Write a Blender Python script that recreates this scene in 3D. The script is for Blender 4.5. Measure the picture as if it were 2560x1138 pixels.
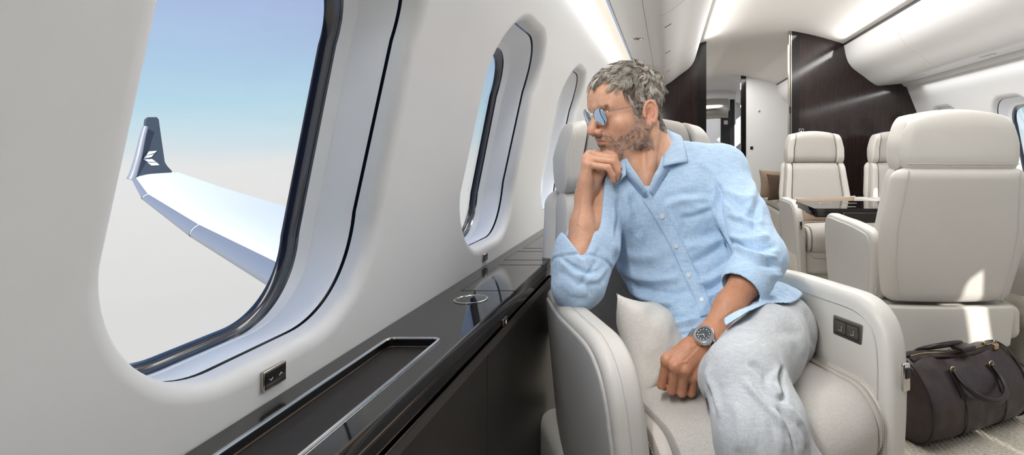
import bpy, bmesh, math, random
import numpy as np
from mathutils import Vector, Matrix

for _o in list(bpy.data.objects):
    bpy.data.objects.remove(_o)
SC = bpy.context.scene
COL = SC.collection
random.seed(7)
np.random.seed(7)
PI = math.pi

# ------------------------------------------------------------------ camera
CAM_Z = 1.05
F = 1400.0            # focal length in pixels of the 2560 x 1138 frame
PX, PY = 1670.0, 375.0  # where the cabin axis vanishes
cam_d = bpy.data.cameras.new('camera')
cam = bpy.data.objects.new('camera', cam_d)
COL.objects.link(cam)
cam.location = (0, 0, CAM_Z)
cam.rotation_euler = (PI / 2, 0, 0)
cam_d.sensor_width = 36.0
cam_d.sensor_fit = 'HORIZONTAL'
cam_d.lens = 36.0 * F / 2560.0
cam_d.shift_x = -(PX - 1280.0) / 2560.0
cam_d.shift_y = (PY - 569.0) / 2560.0
cam_d.clip_start = 0.02
cam_d.clip_end = 500
SC.camera = cam

SC.view_settings.view_transform = 'Standard'
SC.view_settings.look = 'None'
SC.view_settings.gamma = 1.0
SC.view_settings.use_curve_mapping = False
SC.view_settings.exposure = 0.14


def lin(r, g=None, b=None, a=1.0):
    if g is None:
        r, g, b = r
    out = []
    for c in (r, g, b):
        c = c / 255.0
        out.append(c / 12.92 if c <= 0.04045 else ((c + 0.055) / 1.055) ** 2.4)
    return (*out, a)


# ------------------------------------------------------------------ sky above a deck of cloud
W = bpy.data.worlds.new('sky')
SC.world = W
W.use_nodes = True
nt = W.node_tree
nt.nodes.clear()
_out = nt.nodes.new('ShaderNodeOutputWorld')
_bg = nt.nodes.new('ShaderNodeBackground')
_tc = nt.nodes.new('ShaderNodeTexCoord')
_sep = nt.nodes.new('ShaderNodeSeparateXYZ')
_mr = nt.nodes.new('ShaderNodeMapRange')
_mr.inputs['From Min'].default_value = -0.5
_mr.inputs['From Max'].default_value = 0.5
_ramp = nt.nodes.new('ShaderNodeValToRGB')
nt.links.new(_tc.outputs['Generated'], _sep.inputs[0])
_nz = nt.nodes.new('ShaderNodeTexNoise')
_nz.inputs['Scale'].default_value = 5.0
_nz.inputs['Detail'].default_value = 4.0
_mp = nt.nodes.new('ShaderNodeMapping')
_mp.inputs['Scale'].default_value = (1.0, 1.0, 6.0)
nt.links.new(_tc.outputs['Generated'], _mp.inputs[0])
nt.links.new(_mp.outputs[0], _nz.inputs[0])
_ad = nt.nodes.new('ShaderNodeMath')
_ad.operation = 'MULTIPLY_ADD'
_ad.inputs[1].default_value = 0.06
nt.links.new(_nz.outputs[0], _ad.inputs[0])
_sb = nt.nodes.new('ShaderNodeMath')
_sb.operation = 'SUBTRACT'
_sb.inputs[1].default_value = 0.03
nt.links.new(_sep.outputs[2], _sb.inputs[0])
nt.links.new(_sb.outputs[0], _ad.inputs[2])
nt.links.new(_ad.outputs[0], _mr.inputs['Value'])
nt.links.new(_mr.outputs[0], _ramp.inputs[0])
stops = [(-.5, (214, 213, 211)), (-.2, (222, 221, 218)), (-.09, (229, 228, 225)), (-.03, (231, 230, 228)), (.0, (216, 226, 230)),
         (.03, (203, 224, 232)), (.07, (184, 216, 231)), (.13, (175, 202, 228)), (.21, (170, 188, 224)), (.5, (128, 164, 218))]
el = _ramp.color_ramp.elements
for i, (z, c) in enumerate(stops):
    e = el[i] if i < 2 else el.new(0.5)
    e.position = z + .5
    e.color = lin(c)
for i, (z, c) in enumerate(stops):
    el[i].position = z + .5
    el[i].color = lin(c)
nt.links.new(_ramp.outputs[0], _bg.inputs[0])
_bg.inputs[1].default_value = .93
nt.links.new(_bg.outputs[0], _out.inputs[0])

# ------------------------------------------------------------------ lights
def light(name, typ, loc, energy, color=(1, 1, 1), rot=None, **kw):
    d = bpy.data.lights.new(name, typ)
    d.energy = energy
    d.color = color
    for k, v in kw.items():
        setattr(d, k, v)
    o = bpy.data.objects.new(name, d)
    o.location = loc
    if rot is not None:
        o.rotation_euler = rot
    COL.objects.link(o)
    return o


SUN_DIR = Vector((-.6, 1.33, -.49)).normalized()
sun = light('sun', 'SUN', (6, -3, 6), 7.0, (1, .95, .88), angle=math.radians(.6))
sun.rotation_euler = SUN_DIR.to_track_quat('-Z', 'Y').to_euler()
def area(name, loc, sx, sy, energy, color=(1, 1, 1), rot=(0, 0, 0)):
    return light(name, 'AREA', loc, energy, color, rot, shape='RECTANGLE', size=sx, size_y=sy)


# added fill lights under the ceiling and beside the bin tops, without fittings
area('ceiling_fill', (.9, 3.1, 2.07), .5, 3.4, 37, (1, .995, .985))
area('ceiling_fill_forward', (.9, 6.6, 2.07), .5, 2.2, 22, (1, .985, .96))  # added fill for the cabin beyond the bulkhead
for _s in (-1, 1):
    area('bin_top_fill', (.9 + _s * .585, 3.6, 1.92), .06, 2.3, 5.5, (1, .985, .965), (0, _s * math.radians(104), 0))  # hangs free off the bin face, added to brighten the ceiling
area('vestibule_fill', (.8, 8.9, 2.06), .4, .9, 9, (1, .985, .96))  # added to lift the dark vestibule
# added fill lights run along the window edge of the bins
area('front_fill', (-.25, .22, 1.585), .05, 1.40, 24, (.98, .99, 1), (0, math.radians(-72), 0))  # out-of-view fill for the seated man, turned away from the wall
area('right_wall_fill', (2 * .9 + .24, 2.9, 1.592), .06, 3.4, 5.5, (1, 1, 1), (0, math.radians(8), 0))  # added wash for the right wall
area('window_wall_fill', (-.262, 2.5, 1.597), .03, 2.6, 4.5, (1, .995, .985), (0, math.radians(14), 0))  # added wash for the window wall


# ------------------------------------------------------------------ materials
MATS = {}


def nd(t, typ, **kw):
    n = t.nodes.new(typ)
    for k, v in kw.items():
        if hasattr(n, k) and not isinstance(v, tuple):
            setattr(n, k, v)
        else:
            n.inputs[k].default_value = v
    return n


def mat(name, rgb, rough=.5, metal=0.0, coat=0.0, spec=.5, var=None, bump=None, sheen=0.0, sss=0.0, extra=None):
    """var = (noise scale xyz, amount, detail); bump = (kind, scale xyz, distance)"""
    m = bpy.data.materials.new(name)
    m.use_nodes = True
    t = m.node_tree
    b = t.nodes['Principled BSDF']
    col = lin(rgb)
    b.inputs['Base Color'].default_value = col
    b.inputs['Roughness'].default_value = rough
    b.inputs['Metallic'].default_value = metal
    b.inputs['Coat Weight'].default_value = coat
    b.inputs['Coat Roughness'].default_value = .03
    b.inputs['Specular IOR Level'].default_value = spec
    if sheen:
        b.inputs['Sheen Weight'].default_value = sheen
    if sss:
        b.inputs['Subsurface Weight'].default_value = sss
        b.inputs['Subsurface Radius'].default_value = (.010, .004, .002)
        b.inputs['Subsurface Scale'].default_value = 1.0
    tc = nd(t, 'ShaderNodeTexCoord')
    if var:
        sc, amt, det = var
        mp = nd(t, 'ShaderNodeMapping')
        mp.inputs['Scale'].default_value = sc
        t.links.new(tc.outputs['Object'], mp.inputs[0])
        n = nd(t, 'ShaderNodeTexNoise')
        n.inputs['Scale'].default_value = 1
        n.inputs['Detail'].default_value = det
        t.links.new(mp.outputs[0], n.inputs[0])
        mr = nd(t, 'ShaderNodeMapRange')
        mr.inputs['From Min'].default_value = .3
        mr.inputs['From Max'].default_value = .7
        mr.inputs['To Min'].default_value = 1 - amt
        mr.inputs['To Max'].default_value = 1 + amt
        t.links.new(n.outputs[0], mr.inputs['Value'])
        mx = nd(t, 'ShaderNodeVectorMath')
        mx.operation = 'SCALE'
        mx.inputs[0].default_value = col[:3]
        t.links.new(mr.outputs[0], mx.inputs['Scale'])
        t.links.new(mx.outputs[0], b.inputs['Base Color'])
    if bump:
        kind, sc, dist = bump
        mp = nd(t, 'ShaderNodeMapping')
        mp.inputs['Scale'].default_value = sc
        t.links.new(tc.outputs['Object'], mp.inputs[0])
        if kind == 'noise':
            n = nd(t, 'ShaderNodeTexNoise')
            n.inputs['Scale'].default_value = 1
            n.inputs['Detail'].default_value = 3
            src = n.outputs[0]
        elif kind == 'voronoi':
            n = nd(t, 'ShaderNodeTexVoronoi')
            n.inputs['Scale'].default_value = 1
            src = n.outputs[0]
        else:
            n = nd(t, 'ShaderNodeTexWave')
            n.inputs['Scale'].default_value = 1
            n.inputs['Distortion'].default_value = 1.5
            src = n.outputs[1]
        t.links.new(mp.outputs[0], n.inputs[0])
        bp = nd(t, 'ShaderNodeBump')
        bp.inputs['Strength'].default_value = 1.0
        bp.inputs['Distance'].default_value = dist
        t.links.new(src, bp.inputs['Height'])
        t.links.new(bp.outputs[0], b.inputs['Normal'])
    if extra:
        extra(m, t, b)
    MATS[name] = m
    return m


mat('wall_paint', (225, 225, 225), .42, spec=.35)
mat('ceiling_paint', (232, 229, 225), .55, spec=.3)
mat('bin_white', (230, 229, 227), .38, spec=.4)
mat('liner', (238, 240, 243), .35, spec=.4)
mat('gasket', (14, 27, 48), .2, spec=.6, coat=1.0)
mat('groove_dark', (40, 38, 36), .6)
mat('lacquer', (20, 19, 18), .05, spec=.5)
mat('lacquer_black', (9, 7, 6), .1, spec=.5)
mat('dark_leather', (43, 39, 36), .45, spec=.35, bump=('noise', (600, 600, 600), .0004))
mat('trim_brown', (62, 56, 52), .3, spec=.5)
mat('bronze', (112, 98, 88), .28, metal=1.0)
mat('chrome', (205, 202, 198), .14, metal=1.0)
mat('brushed', (150, 146, 140), .3, metal=1.0)
mat('nickel', (176, 168, 158), .22, metal=1.0)
mat('tray_mat', (32, 29, 27), .6, spec=.3)
mat('veneer', (38, 28, 27), .11, spec=.5, var=((90, 90, 3), .35, 4))
mat('veneer_edge', (23, 21, 20), .12, spec=.5)
mat('leather', (200, 196, 189), .42, spec=.35, bump=('noise', (420, 420, 420), .0003))
mat('leather_grey', (190, 188, 184), .45, spec=.35, bump=('noise', (420, 420, 420), .0003))
mat('leather_band', (186, 179, 170), .45, spec=.35, bump=('noise', (420, 420, 420), .0003))
mat('stitch', (226, 222, 214), .7)
mat('seat_fabric', (184, 179, 172), .85, spec=.2, var=((260, 260, 260), .10, 3), bump=('noise', (900, 900, 900), .0006), sheen=.15)
mat('seat_plastic', (206, 202, 193), .45, spec=.35)
mat('carpet', (192, 184, 170), .95, spec=.1, var=((70, 220, 70), .35, 4), bump=('wave', (16, 160, 16), .003))
mat('white_plastic', (222, 221, 219), .4)
mat('black_plastic', (18, 18, 19), .3)
mat('screen_white', (235, 235, 232), .4)
mat('wing_white', (238, 239, 240), .35, spec=.4)
mat('wing_edge', (122, 128, 140), .35, spec=.5)
mat('winglet_dark', (60, 70, 82), .4, spec=.35)
mat('logo_white', (240, 242, 243), .4)


def _glass(m, t, b):
    t.nodes.remove(b)
    o = t.nodes['Material Output']
    tr = nd(t, 'ShaderNodeBsdfTransparent')
    tr.inputs[0].default_value = (.97, .985, 1, 1)
    gl = nd(t, 'ShaderNodeBsdfGlossy')
    gl.inputs['Roughness'].default_value = .02
    lw = nd(t, 'ShaderNodeLayerWeight')
    lw.inputs[0].default_value = .15
    ml = nd(t, 'ShaderNodeMath')
    ml.operation = 'MULTIPLY'
    ml.inputs[1].default_value = .25
    t.links.new(lw.outputs['Fresnel'], ml.inputs[0])
    mx = nd(t, 'ShaderNodeMixShader')
    t.links.new(ml.outputs[0], mx.inputs[0])
    t.links.new(tr.outputs[0], mx.inputs[1])
    t.links.new(gl.outputs[0], mx.inputs[2])
    t.links.new(mx.outputs[0], o.inputs[0])


mat('glass', (255, 255, 255), extra=_glass)


def _emit(c, s):
    def f(m, t, b):
        b.inputs['Emission Color'].default_value = lin(c)
        b.inputs['Emission Strength'].default_value = s
    return f


mat('lamp_strip', (250, 246, 236), .4, extra=_emit((255, 246, 230), .55))
mat('lens_lit', (255, 250, 240), .3, extra=_emit((255, 244, 225), 1.0))

# ------------------------------------------------------------------ object helpers
def wmat(o):
    if o.parent is None:
        return o.matrix_basis.copy()
    return wmat(o.parent) @ o.matrix_parent_inverse @ o.matrix_basis


def M(m):
    return MATS[m] if isinstance(m, str) else m


def mesh_obj(name, v, f, m, parent=None, world=False, smooth=True, sharp=None):
    me = bpy.data.meshes.new(name)
    v = np.asarray(v, float)
    me.from_pydata(v.tolist(), [], [tuple(int(i) for i in q) for q in f])
    me.materials.append(M(m))
    me.update()
    if smooth:
        me.polygons.foreach_set('use_smooth', [True] * len(me.polygons))
        if sharp:
            try:
                me.set_sharp_from_angle(angle=math.radians(sharp))
            except Exception:
                pass
    o = bpy.data.objects.new(name, me)
    COL.objects.link(o)
    if parent is not None:
        o.parent = parent
        if world:
            o.matrix_parent_inverse = wmat(parent).inverted()
    return o


def thing(name, label, cat, loc=(0, 0, 0), rz=0.0, group=None, kind=None):
    o = bpy.data.objects.new(name, None)
    o.empty_display_size = .1
    COL.objects.link(o)
    o.location = loc
    o.rotation_euler = (0, 0, rz)
    tag(o, label, cat, group, kind)
    return o


def tag(o, label=None, cat=None, group=None, kind=None):
    if label:
        o['label'] = label
    if cat:
        o['category'] = cat
    if group:
        o['group'] = group
    if kind:
        o['kind'] = kind
    return o


def copy_tree(o, parent=None):
    c = o.copy()
    COL.objects.link(c)
    if parent is not None:
        c.parent = parent
        c.matrix_parent_inverse = o.matrix_parent_inverse.copy()
    for ch in [x for x in bpy.data.objects if x.parent == o]:
        copy_tree(ch, c)
    return c


class MB:
    def __init__(s):
        s.v = []
        s.f = []
        s.n = 0

    def add(s, v, f):
        v = np.asarray(v, float).reshape(-1, 3)
        s.v.append(v)
        s.f += [tuple(i + s.n for i in q) for q in f]
        s.n += len(v)
        return s

    def box(s, x0, x1, y0, y1, z0, z1):
        v = [(x, y, z) for x in (x0, x1) for y in (y0, y1) for z in (z0, z1)]
        return s.add(v, [(0, 1, 3, 2), (4, 6, 7, 5), (0, 4, 5, 1), (2, 3, 7, 6), (0, 2, 6, 4), (1, 5, 7, 3)])

    def loft(s, rings, closed=True, cap0=False, cap1=False, loop=False):
        rings = [np.asarray(r, float) for r in rings]
        n = len(rings[0])
        f = []
        k = len(rings)
        for i in range(k if loop else k - 1):
            a, b = i * n, ((i + 1) % k) * n
            for j in range(n if closed else n - 1):
                j2 = (j + 1) % n
                f.append((a + j, a + j2, b + j2, b + j))
        if cap0:
            f.append(tuple(range(n - 1, -1, -1)))
        if cap1:
            f.append(tuple((k - 1) * n + j for j in range(n)))
        return s.add(np.concatenate(rings), f)

    def tube(s, pts, r, n=10, loop=False, cap=True):
        pts = np.asarray(pts, float)
        k = len(pts)
        rr = np.full(k, r) if np.isscalar(r) else np.asarray(r, float)
        if loop:
            tan = np.roll(pts, -1, 0) - np.roll(pts, 1, 0)
        else:
            tan = np.gradient(pts, axis=0)
        tan /= np.linalg.norm(tan, axis=1)[:, None] + 1e-12
        up = np.array((0, 0, 1.0)) if abs(tan[0][2]) < .9 else np.array((1.0, 0, 0))
        u = np.cross(tan[0], up)
        u /= np.linalg.norm(u)
        rings = []
        a = np.linspace(0, 2 * PI, n, endpoint=False)
        for i in range(k):
            u = u - tan[i] * np.dot(u, tan[i])
            u /= np.linalg.norm(u) + 1e-12
            w = np.cross(tan[i], u)
            rings.append(pts[i] + rr[i] * (np.cos(a)[:, None] * u + np.sin(a)[:, None] * w))
        return s.loft(rings, loop=loop, cap0=cap and not loop, cap1=cap and not loop)

    def rbox(s, c, size, r, n=(4, 4, 4), k=4, fn=None):
        v, f = rbox_mesh(size, r, n, k)
        v = v + np.asarray(c, float)
        if fn:
            v = fn(v)
        return s.add(v, f)

    def prism(s, poly, axis, a, b):
        """poly = 2D outline, extruded along axis ('x','y','z') from a to b"""
        def mk(p, t):
            return {'x': (t, p[0], p[1]), 'y': (p[0], t, p[1]), 'z': (p[0], p[1], t)}[axis]
        return s.loft([[mk(p, a) for p in poly], [mk(p, b) for p in poly]], cap0=True, cap1=True)

    def build(s, name, m, parent=None, world=False, smooth=True, sharp=40, bevel=None):
        o = mesh_obj(name, np.concatenate(s.v), s.f, m, parent, world, smooth, sharp)
        if bevel:
            md = o.modifiers.new('bevel', 'BEVEL')
            md.width = bevel
            md.segments = 2
            md.limit_method = 'ANGLE'
            md.angle_limit = math.radians(40)
            md.harden_normals = False
        return o


def rbox_mesh(size, r, n=(4, 4, 4), k=4):
    """rounded box as a quad grid: n flat divisions per axis, k per corner arc"""
    sz = np.asarray(size, float) / 2
    rv = np.full(3, r, float) if np.isscalar(r) else np.asarray(r, float)
    axes = []
    for i in range(3):
        h = max(sz[i] - rv[i], 1e-5)
        t = np.tan(np.linspace(0, PI / 4, k + 1))[1:]
        core = [-h] * k + list(np.linspace(-h, h, n[i] + 1)) + [h] * k
        off = list(-t[::-1]) + [0.0] * (n[i] + 1) + list(t)
        axes.append((np.array(core), np.array(off)))
    vid = {}
    vs = []
    fs = []
    L = [len(a[0]) for a in axes]

    def vert(ix):
        if ix in vid:
            return vid[ix]
        c = np.array([axes[d][0][ix[d]] for d in range(3)])
        o = np.array([axes[d][1][ix[d]] for d in range(3)])
        o = o / (np.linalg.norm(o) + 1e-12)
        vid[ix] = len(vs)
        vs.append(c + rv * o)
        return vid[ix]
    for d in range(3):
        e, g = (d + 1) % 3, (d + 2) % 3
        for side in (0, L[d] - 1):
            for i in range(L[e] - 1):
                for j in range(L[g] - 1):
                    q = []
                    for (a, b) in ((i, j), (i + 1, j), (i + 1, j + 1), (i, j + 1)):
                        ix = [0, 0, 0]
                        ix[d] = side
                        ix[e] = a
                        ix[g] = b
                        q.append(vert(tuple(ix)))
                    if side == 0:
                        q = q[::-1]
                    fs.append(tuple(q))
    return np.array(vs), fs


def P(px, py, y):
    return np.array(((px - PX) * y / F, y, CAM_Z - (py - PY) * y / F))


def interp(x, xs, ys):
    return np.interp(x, xs, ys)


def smooth_interp(xs, ys):
    """Catmull-Rom style cubic through points"""
    xs = np.asarray(xs, float)
    ys = np.asarray(ys, float)
    m = np.gradient(ys, xs)

    def f(x):
        x = np.clip(np.asarray(x, float), xs[0], xs[-1])
        i = np.clip(np.searchsorted(xs, x) - 1, 0, len(xs) - 2)
        h = xs[i + 1] - xs[i]
        t = (x - xs[i]) / h
        return ((2 * t**3 - 3 * t**2 + 1) * ys[i] + (t**3 - 2 * t**2 + t) * h * m[i]
                + (-2 * t**3 + 3 * t**2) * ys[i + 1] + (t**3 - t**2) * h * m[i + 1])
    return f


def spline(pts, n=40, loop=False):
    pts = np.asarray(pts, float)
    if loop:
        p = np.concatenate([pts[-1:], pts, pts[:2]])
    else:
        p = np.concatenate([2 * pts[:1] - pts[1:2], pts, 2 * pts[-1:] - pts[-2:-1]])
    k = len(p) - 3
    out = []
    tt = np.linspace(0, k, n, endpoint=not loop)
    for t in tt:
        i = min(int(t), k - 1)
        u = t - i
        a, b, c, d = p[i:i + 4]
        out.append(.5 * (2 * b + (c - a) * u + (2 * a - 5 * b + 4 * c - d) * u * u + (3 * b - a - 3 * c + d) * u**3))
    return np.array(out)

# ================================================================== cabin shell
CX = .9                      # cabin centre line
Y0, Y1, Y2 = -1.407, 4.9, 7.9
wall_xf = smooth_interp([-.1, .3, .6, .8, .95, 1.1, 1.25, 1.39, 1.5, 1.63, 1.8], [-.40, -.47, -.50, -.50, -.492, -.468, -.425, -.372, -.328, -.275, -.20])
WIN_W, WIN_Z0, WIN_Z1, PITCH, WIN_C = .448, .792, 1.39, .85, .721


def rrect(y0, y1, z0, z1, r, n=24):
    """rounded rectangle outline, 4*n points, starting on the +y side going up"""
    r = min(r, (y1 - y0) / 2 - 1e-4, (z1 - z0) / 2 - 1e-4)
    pts = []
    for (cy, cz, a0) in ((y1 - r, z1 - r, 0), (y0 + r, z1 - r, PI / 2), (y0 + r, z0 + r, PI), (y1 - r, z0 + r, 3 * PI / 2)):
        for a in np.linspace(a0, a0 + PI / 2, n):
            pts.append((cy + r * math.cos(a), cz + r * math.sin(a)))
    return np.array(pts)


def rect_like(pts, yc, zc, y0, y1, z0, z1):
    out = []
    for (y, z) in pts:
        dy, dz = y - yc, z - zc
        ts = []
        if dy > 1e-9:
            ts.append((y1 - yc) / dy)
        if dy < -1e-9:
            ts.append((y0 - yc) / dy)
        if dz > 1e-9:
            ts.append((z1 - zc) / dz)
        if dz < -1e-9:
            ts.append((z0 - zc) / dz)
        t = min(ts)
        out.append((yc + dy * t, zc + dz * t))
    return np.array(out)


def side_ring(pts, d, side):
    """(y,z) outline + outboard depth -> points on the left (-1) or right (+1) wall"""
    x = wall_xf(pts[:, 1]) - d
    if side > 0:
        x = 2 * CX - x
    return np.stack([x, pts[:, 0], pts[:, 1]], 1)


def win_ring(yc, es, et, eb, r):
    return rrect(yc - WIN_W / 2 + es, yc + WIN_W / 2 - es, WIN_Z0 + eb, WIN_Z1 - et, r)


WALL_TOP, WALL_BOT = 1.66, .60


def build_side(side, centres, name):
    m = MB()
    zc = (WIN_Z0 + WIN_Z1) / 2
    for yc in centres:
        base = win_ring(yc, 0, 0, 0, .15)
        rings = []
        o = rect_like(base, yc, zc, yc - PITCH / 2, yc + PITCH / 2, WALL_BOT, WALL_TOP)
        for t in np.linspace(0, .93, 12):
            w = win_ring(yc, -.05, -.05, -.05, .20)
            rings.append(side_ring(o * (1 - t) + w * t, 0, side))
        for (e, d) in ((-.05, 0), (-.024, .0), (-.017, .0008), (-.010, .0035), (-.0045, .008), (-.001, .0145), (0, .022), (.0005, .034)):
            rings.append(side_ring(win_ring(yc, e, e, e, .155 - e), d, side))
        if side < 0:
            rings = [r[::-1] for r in rings]
        m.loft(rings)
    # below the windows and in front of the first / beyond the last bay
    ya, yb = centres[0] - PITCH / 2, centres[-1] + PITCH / 2

    def strip(y0, y1, z0, z1, nz=10):
        rows = []
        for z in np.linspace(z0, z1, nz):
            x = float(wall_xf(z))
            x = x if side < 0 else 2 * CX - x
            rows.append([(x, y0, z), (x, y1, z)])
        if side > 0:
            rows = rows[::-1]
        m.loft(rows, closed=False)
    strip(ya, yb, -.02, WALL_BOT)
    if yb < 11.5:
        strip(yb, 11.5, -.02, WALL_TOP, 24)
    o = m.build(name, 'wall_paint', sharp=None)
    # shade the plain wall by the true curve of the hull
    v = np.concatenate(m.v)
    xw = wall_xf(v[:, 2]) if side < 0 else 2 * CX - wall_xf(v[:, 2])
    flat = np.abs(v[:, 0] - xw) < 1e-5
    sl = (wall_xf(v[:, 2] + .01) - wall_xf(v[:, 2] - .01)) / .02
    an = np.stack([np.ones(len(v)), np.zeros(len(v)), -sl], 1)
    if side > 0:
        an[:, 0] *= -1
    an /= np.linalg.norm(an, axis=1)[:, None]
    vn = np.empty(len(v) * 3, np.float32)
    o.data.vertex_normals.foreach_get('vector', vn)
    vn = vn.reshape(-1, 3).astype(float)
    an = np.where((vn * an).sum(1)[:, None] < 0, -an, an)
    vn[flat] = an[flat]
    o.data.normals_split_custom_set_from_vertices([tuple(q) for q in vn])
    tag(o, kind='structure')
    return o


left_c = [WIN_C + PITCH * k for k in range(-1, 6)]
right_c = [3.6 + PITCH * k for k in range(-5, 3)]
build_side(-1, left_c, 'wall_left')
build_side(+1, right_c, 'wall_right')


def build_window(side, yc, name):
    root = thing(name, None, None, (side_ring(np.array([(yc, WIN_Z0)]), 0, side)[0]), kind='structure')
    flip = (lambda r: r[::-1]) if side < 0 else (lambda r: r)
    m = MB()
    prof = [(-.012, -.012, -.012, .0335, .165), (-.012, -.012, -.012, .047, .165), (.001, .001, .001, .047, .153)]
    m.loft([flip(side_ring(win_ring(yc, *p[:3], p[4]), p[3], side)) for p in prof])
    m.build('shadow_gap', 'gasket', root, True, sharp=60)
    m = MB()
    prof = [(.001, .001, .001, .047, .153), (.001, .001, .001, .0402, .153), (.002, .002, .0015, .0392, .152), (.0045, .005, .002, .0415, .150), (.008, .010, .003, .050, .147), (.0135, .018, .002, .066, .142), (.0185, .026, .000, .082, .137), (.0215, .0295, -.001, .0885, .135)]
    m.loft([flip(side_ring(win_ring(yc, *p[:3], p[4]), p[3], side)) for p in prof])
    m.build('reveal_liner', 'liner', root, True, sharp=60)
    m = MB()
    prof = [(.0215, .0295, -.001, .0885, .135), (.0225, .0305, .0002, .0900, .134), (.0235, .0315, -.0005, .0890, .133), (.0375, .0435, -.003, .0985, .126), (.040, .045, -.003, .101, .125)]
    m.loft([flip(side_ring(win_ring(yc, *p[:3], p[4]), p[3], side)) for p in prof])
    m.build('window_flange', 'liner', root, True, sharp=35)
    m = MB()
    prof = [(.040, .045, -.003, .101, .125), (.041, .046, -.001, .1045, .124), (.045, .049, .001, .1042, .121), (.050, .053, .004, .107, .118), (.056, .058, .008, .1085, .114), (.059, .061, .010, .118, .112)]
    m.loft([flip(side_ring(win_ring(yc, *p[:3], p[4]), p[3], side)) for p in prof])
    m.build('gasket', 'gasket', root, True, sharp=60)
    m = MB()
    ring = flip(side_ring(win_ring(yc, .054, .056, .006, .114), .116, side))
    c = ring.mean(0)
    rings = [c + (ring - c) * t for t in (1, .7, .4, .1)]
    for r in rings:                       # keep the pane on the curve of the hull
        xx = wall_xf(r[:, 2]) - .116
        r[:, 0] = xx if side < 0 else 2 * CX - xx
    m.loft(rings, cap1=True)
    m.build('pane', 'glass', root, True)
    # outer hull skin around the aperture, so the recess is closed off
    m = MB()
    m.loft([flip(side_ring(win_ring(yc, .059, .061, .010, .112), .118, side)), flip(side_ring(win_ring(yc, -.06, -.06, -.06, .18), .13, side))])
    m.build('outer_frame', 'white_plastic', root, True, sharp=60)
    return root


for i, yc in enumerate(left_c):
    build_window(-1, yc, 'window_%d' % (i + 1))
for i, yc in enumerate(right_c):
    build_window(1, yc, 'window_%d' % (i + 1 + len(left_c)))

# floor
m = MB()
m.box(-.48, 2.28, Y0 - .2, 11.6, -.06, 0)
tag(m.build('floor', 'carpet', smooth=False), kind='structure')

# crown of the ceiling
cx = [.10, .2, .25, .36, .5, .7, .9, 1.1, 1.3, 1.44, 1.54, 1.62, 1.72]
czf = smooth_interp([.10, .25, .4, .6, .9, 1.2, 1.4, 1.55, 1.72], [1.93, 1.975, 2.02, 2.07, 2.105, 2.07, 2.02, 1.975, 1.93])
xs = np.linspace(.10, 1.72, 41)
m = MB()
m.loft([[(x, Y0 - .2, float(czf(x))) for x in xs], [(x, 11.6, float(czf(x))) for x in xs]], closed=False)
tag(m.build('ceiling', 'ceiling_paint'), kind='structure')
# unseen rear wall, kept dark and close to dim the near left wall; far wall
m = MB()
m.box(-.52, 2.32, -.56, -.51, -.05, 2.15)
tag(m.build('wall_rear_unseen', 'veneer', smooth=False), kind='structure')
m = MB()
m.box(-.6, 2.4, 11.55, 11.6, -.05, 2.15)
tag(m.build('wall_front', 'wall_paint', smooth=False), kind='structure')

# ---------------- overhead bins: profile for the left one, mirrored for the right
bin_face = [(-.235, 1.628), (-.05, 1.612), (-.02, 1.617), (.03, 1.648), (.09, 1.695), (.15, 1.738), (.19, 1.772), (.222, 1.815), (.243, 1.87), (.256, 1.935), (.262, 1.968)]
bin_back = [(.255, 2.0), (.1, 2.02), (-.2, 1.80), (-.26, 1.70)]


def build_bin(side, ya, yb, label, nm='overhead_bin'):
    def mx(p):
        return p if side < 0 else (2 * CX - p[0], p[1])
    root = thing(nm, label, 'overhead bin', (mx((0, 1.6))[0], (ya + yb) / 2, 1.6))
    sp = spline(np.array(bin_face[1:]), 40)
    poly = [mx(p) for p in [bin_face[0], (-.066, 1.613)] + [tuple(p) for p in sp] + bin_back]
    m = MB()
    a, b = (ya, yb)
    m.loft([[(p[0], a, p[1]) for p in poly], [(p[0], b, p[1]) for p in poly]], cap0=True, cap1=True)
    m.build('bin_shell', 'bin_white', root, True, sharp=35)
    return root, mx


LB, mxl = build_bin(-1, Y0 - .2, Y1 - .002, 'white overhead bin above the window beside the seated man')
RB, mxr = build_bin(1, Y0 - .2, Y1 - .002, 'white overhead bin along the right side above the aisle seat')
RB2, _ = build_bin(1, Y1 + .05, Y2 - .002, 'white overhead bin end seen through the open doorway', 'overhead_bin')
LB2, _ = build_bin(-1, Y1 + .05, Y2 - .002, 'white overhead bin beyond the dark bulkhead behind the man', 'overhead_bin')


def seam(root, pts, r, mt='groove_dark', name='panel_seam', n=6):
    m = MB()
    m.tube(pts, r, n)
    return m.build(name, mt, root, True)


# long seams of the service panel under the left bin, light strip at its window edge
seam(LB, [(-.228, Y0, 1.6275), (-.228, Y1, 1.6275)], .0012)
seam(LB, [(-.098, Y0, 1.6158), (-.098, Y1, 1.6158)], .0007)
m = MB()
m.loft([[(-.300, y, 1.612), (-.290, y, 1.600), (-.262, y, 1.606), (-.240, y, 1.628), (-.27, y, 1.66), (-.30, y, 1.64)] for y in (Y0 - .2, Y1)], cap0=True, cap1=True)
m.build('light_strip', 'lamp_strip', LB, True, sharp=50, bevel=.004)
m = MB()
m.loft([[(2 * CX - a, y, b) for a, b in ((-.300, 1.612), (-.290, 1.600), (-.262, 1.606), (-.240, 1.628), (-.27, 1.66), (-.30, 1.64))] for y in (Y0 - .2, Y1)], cap0=True, cap1=True)
m.build('light_strip', 'bin_white', RB, True, sharp=50, bevel=.004)


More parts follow.
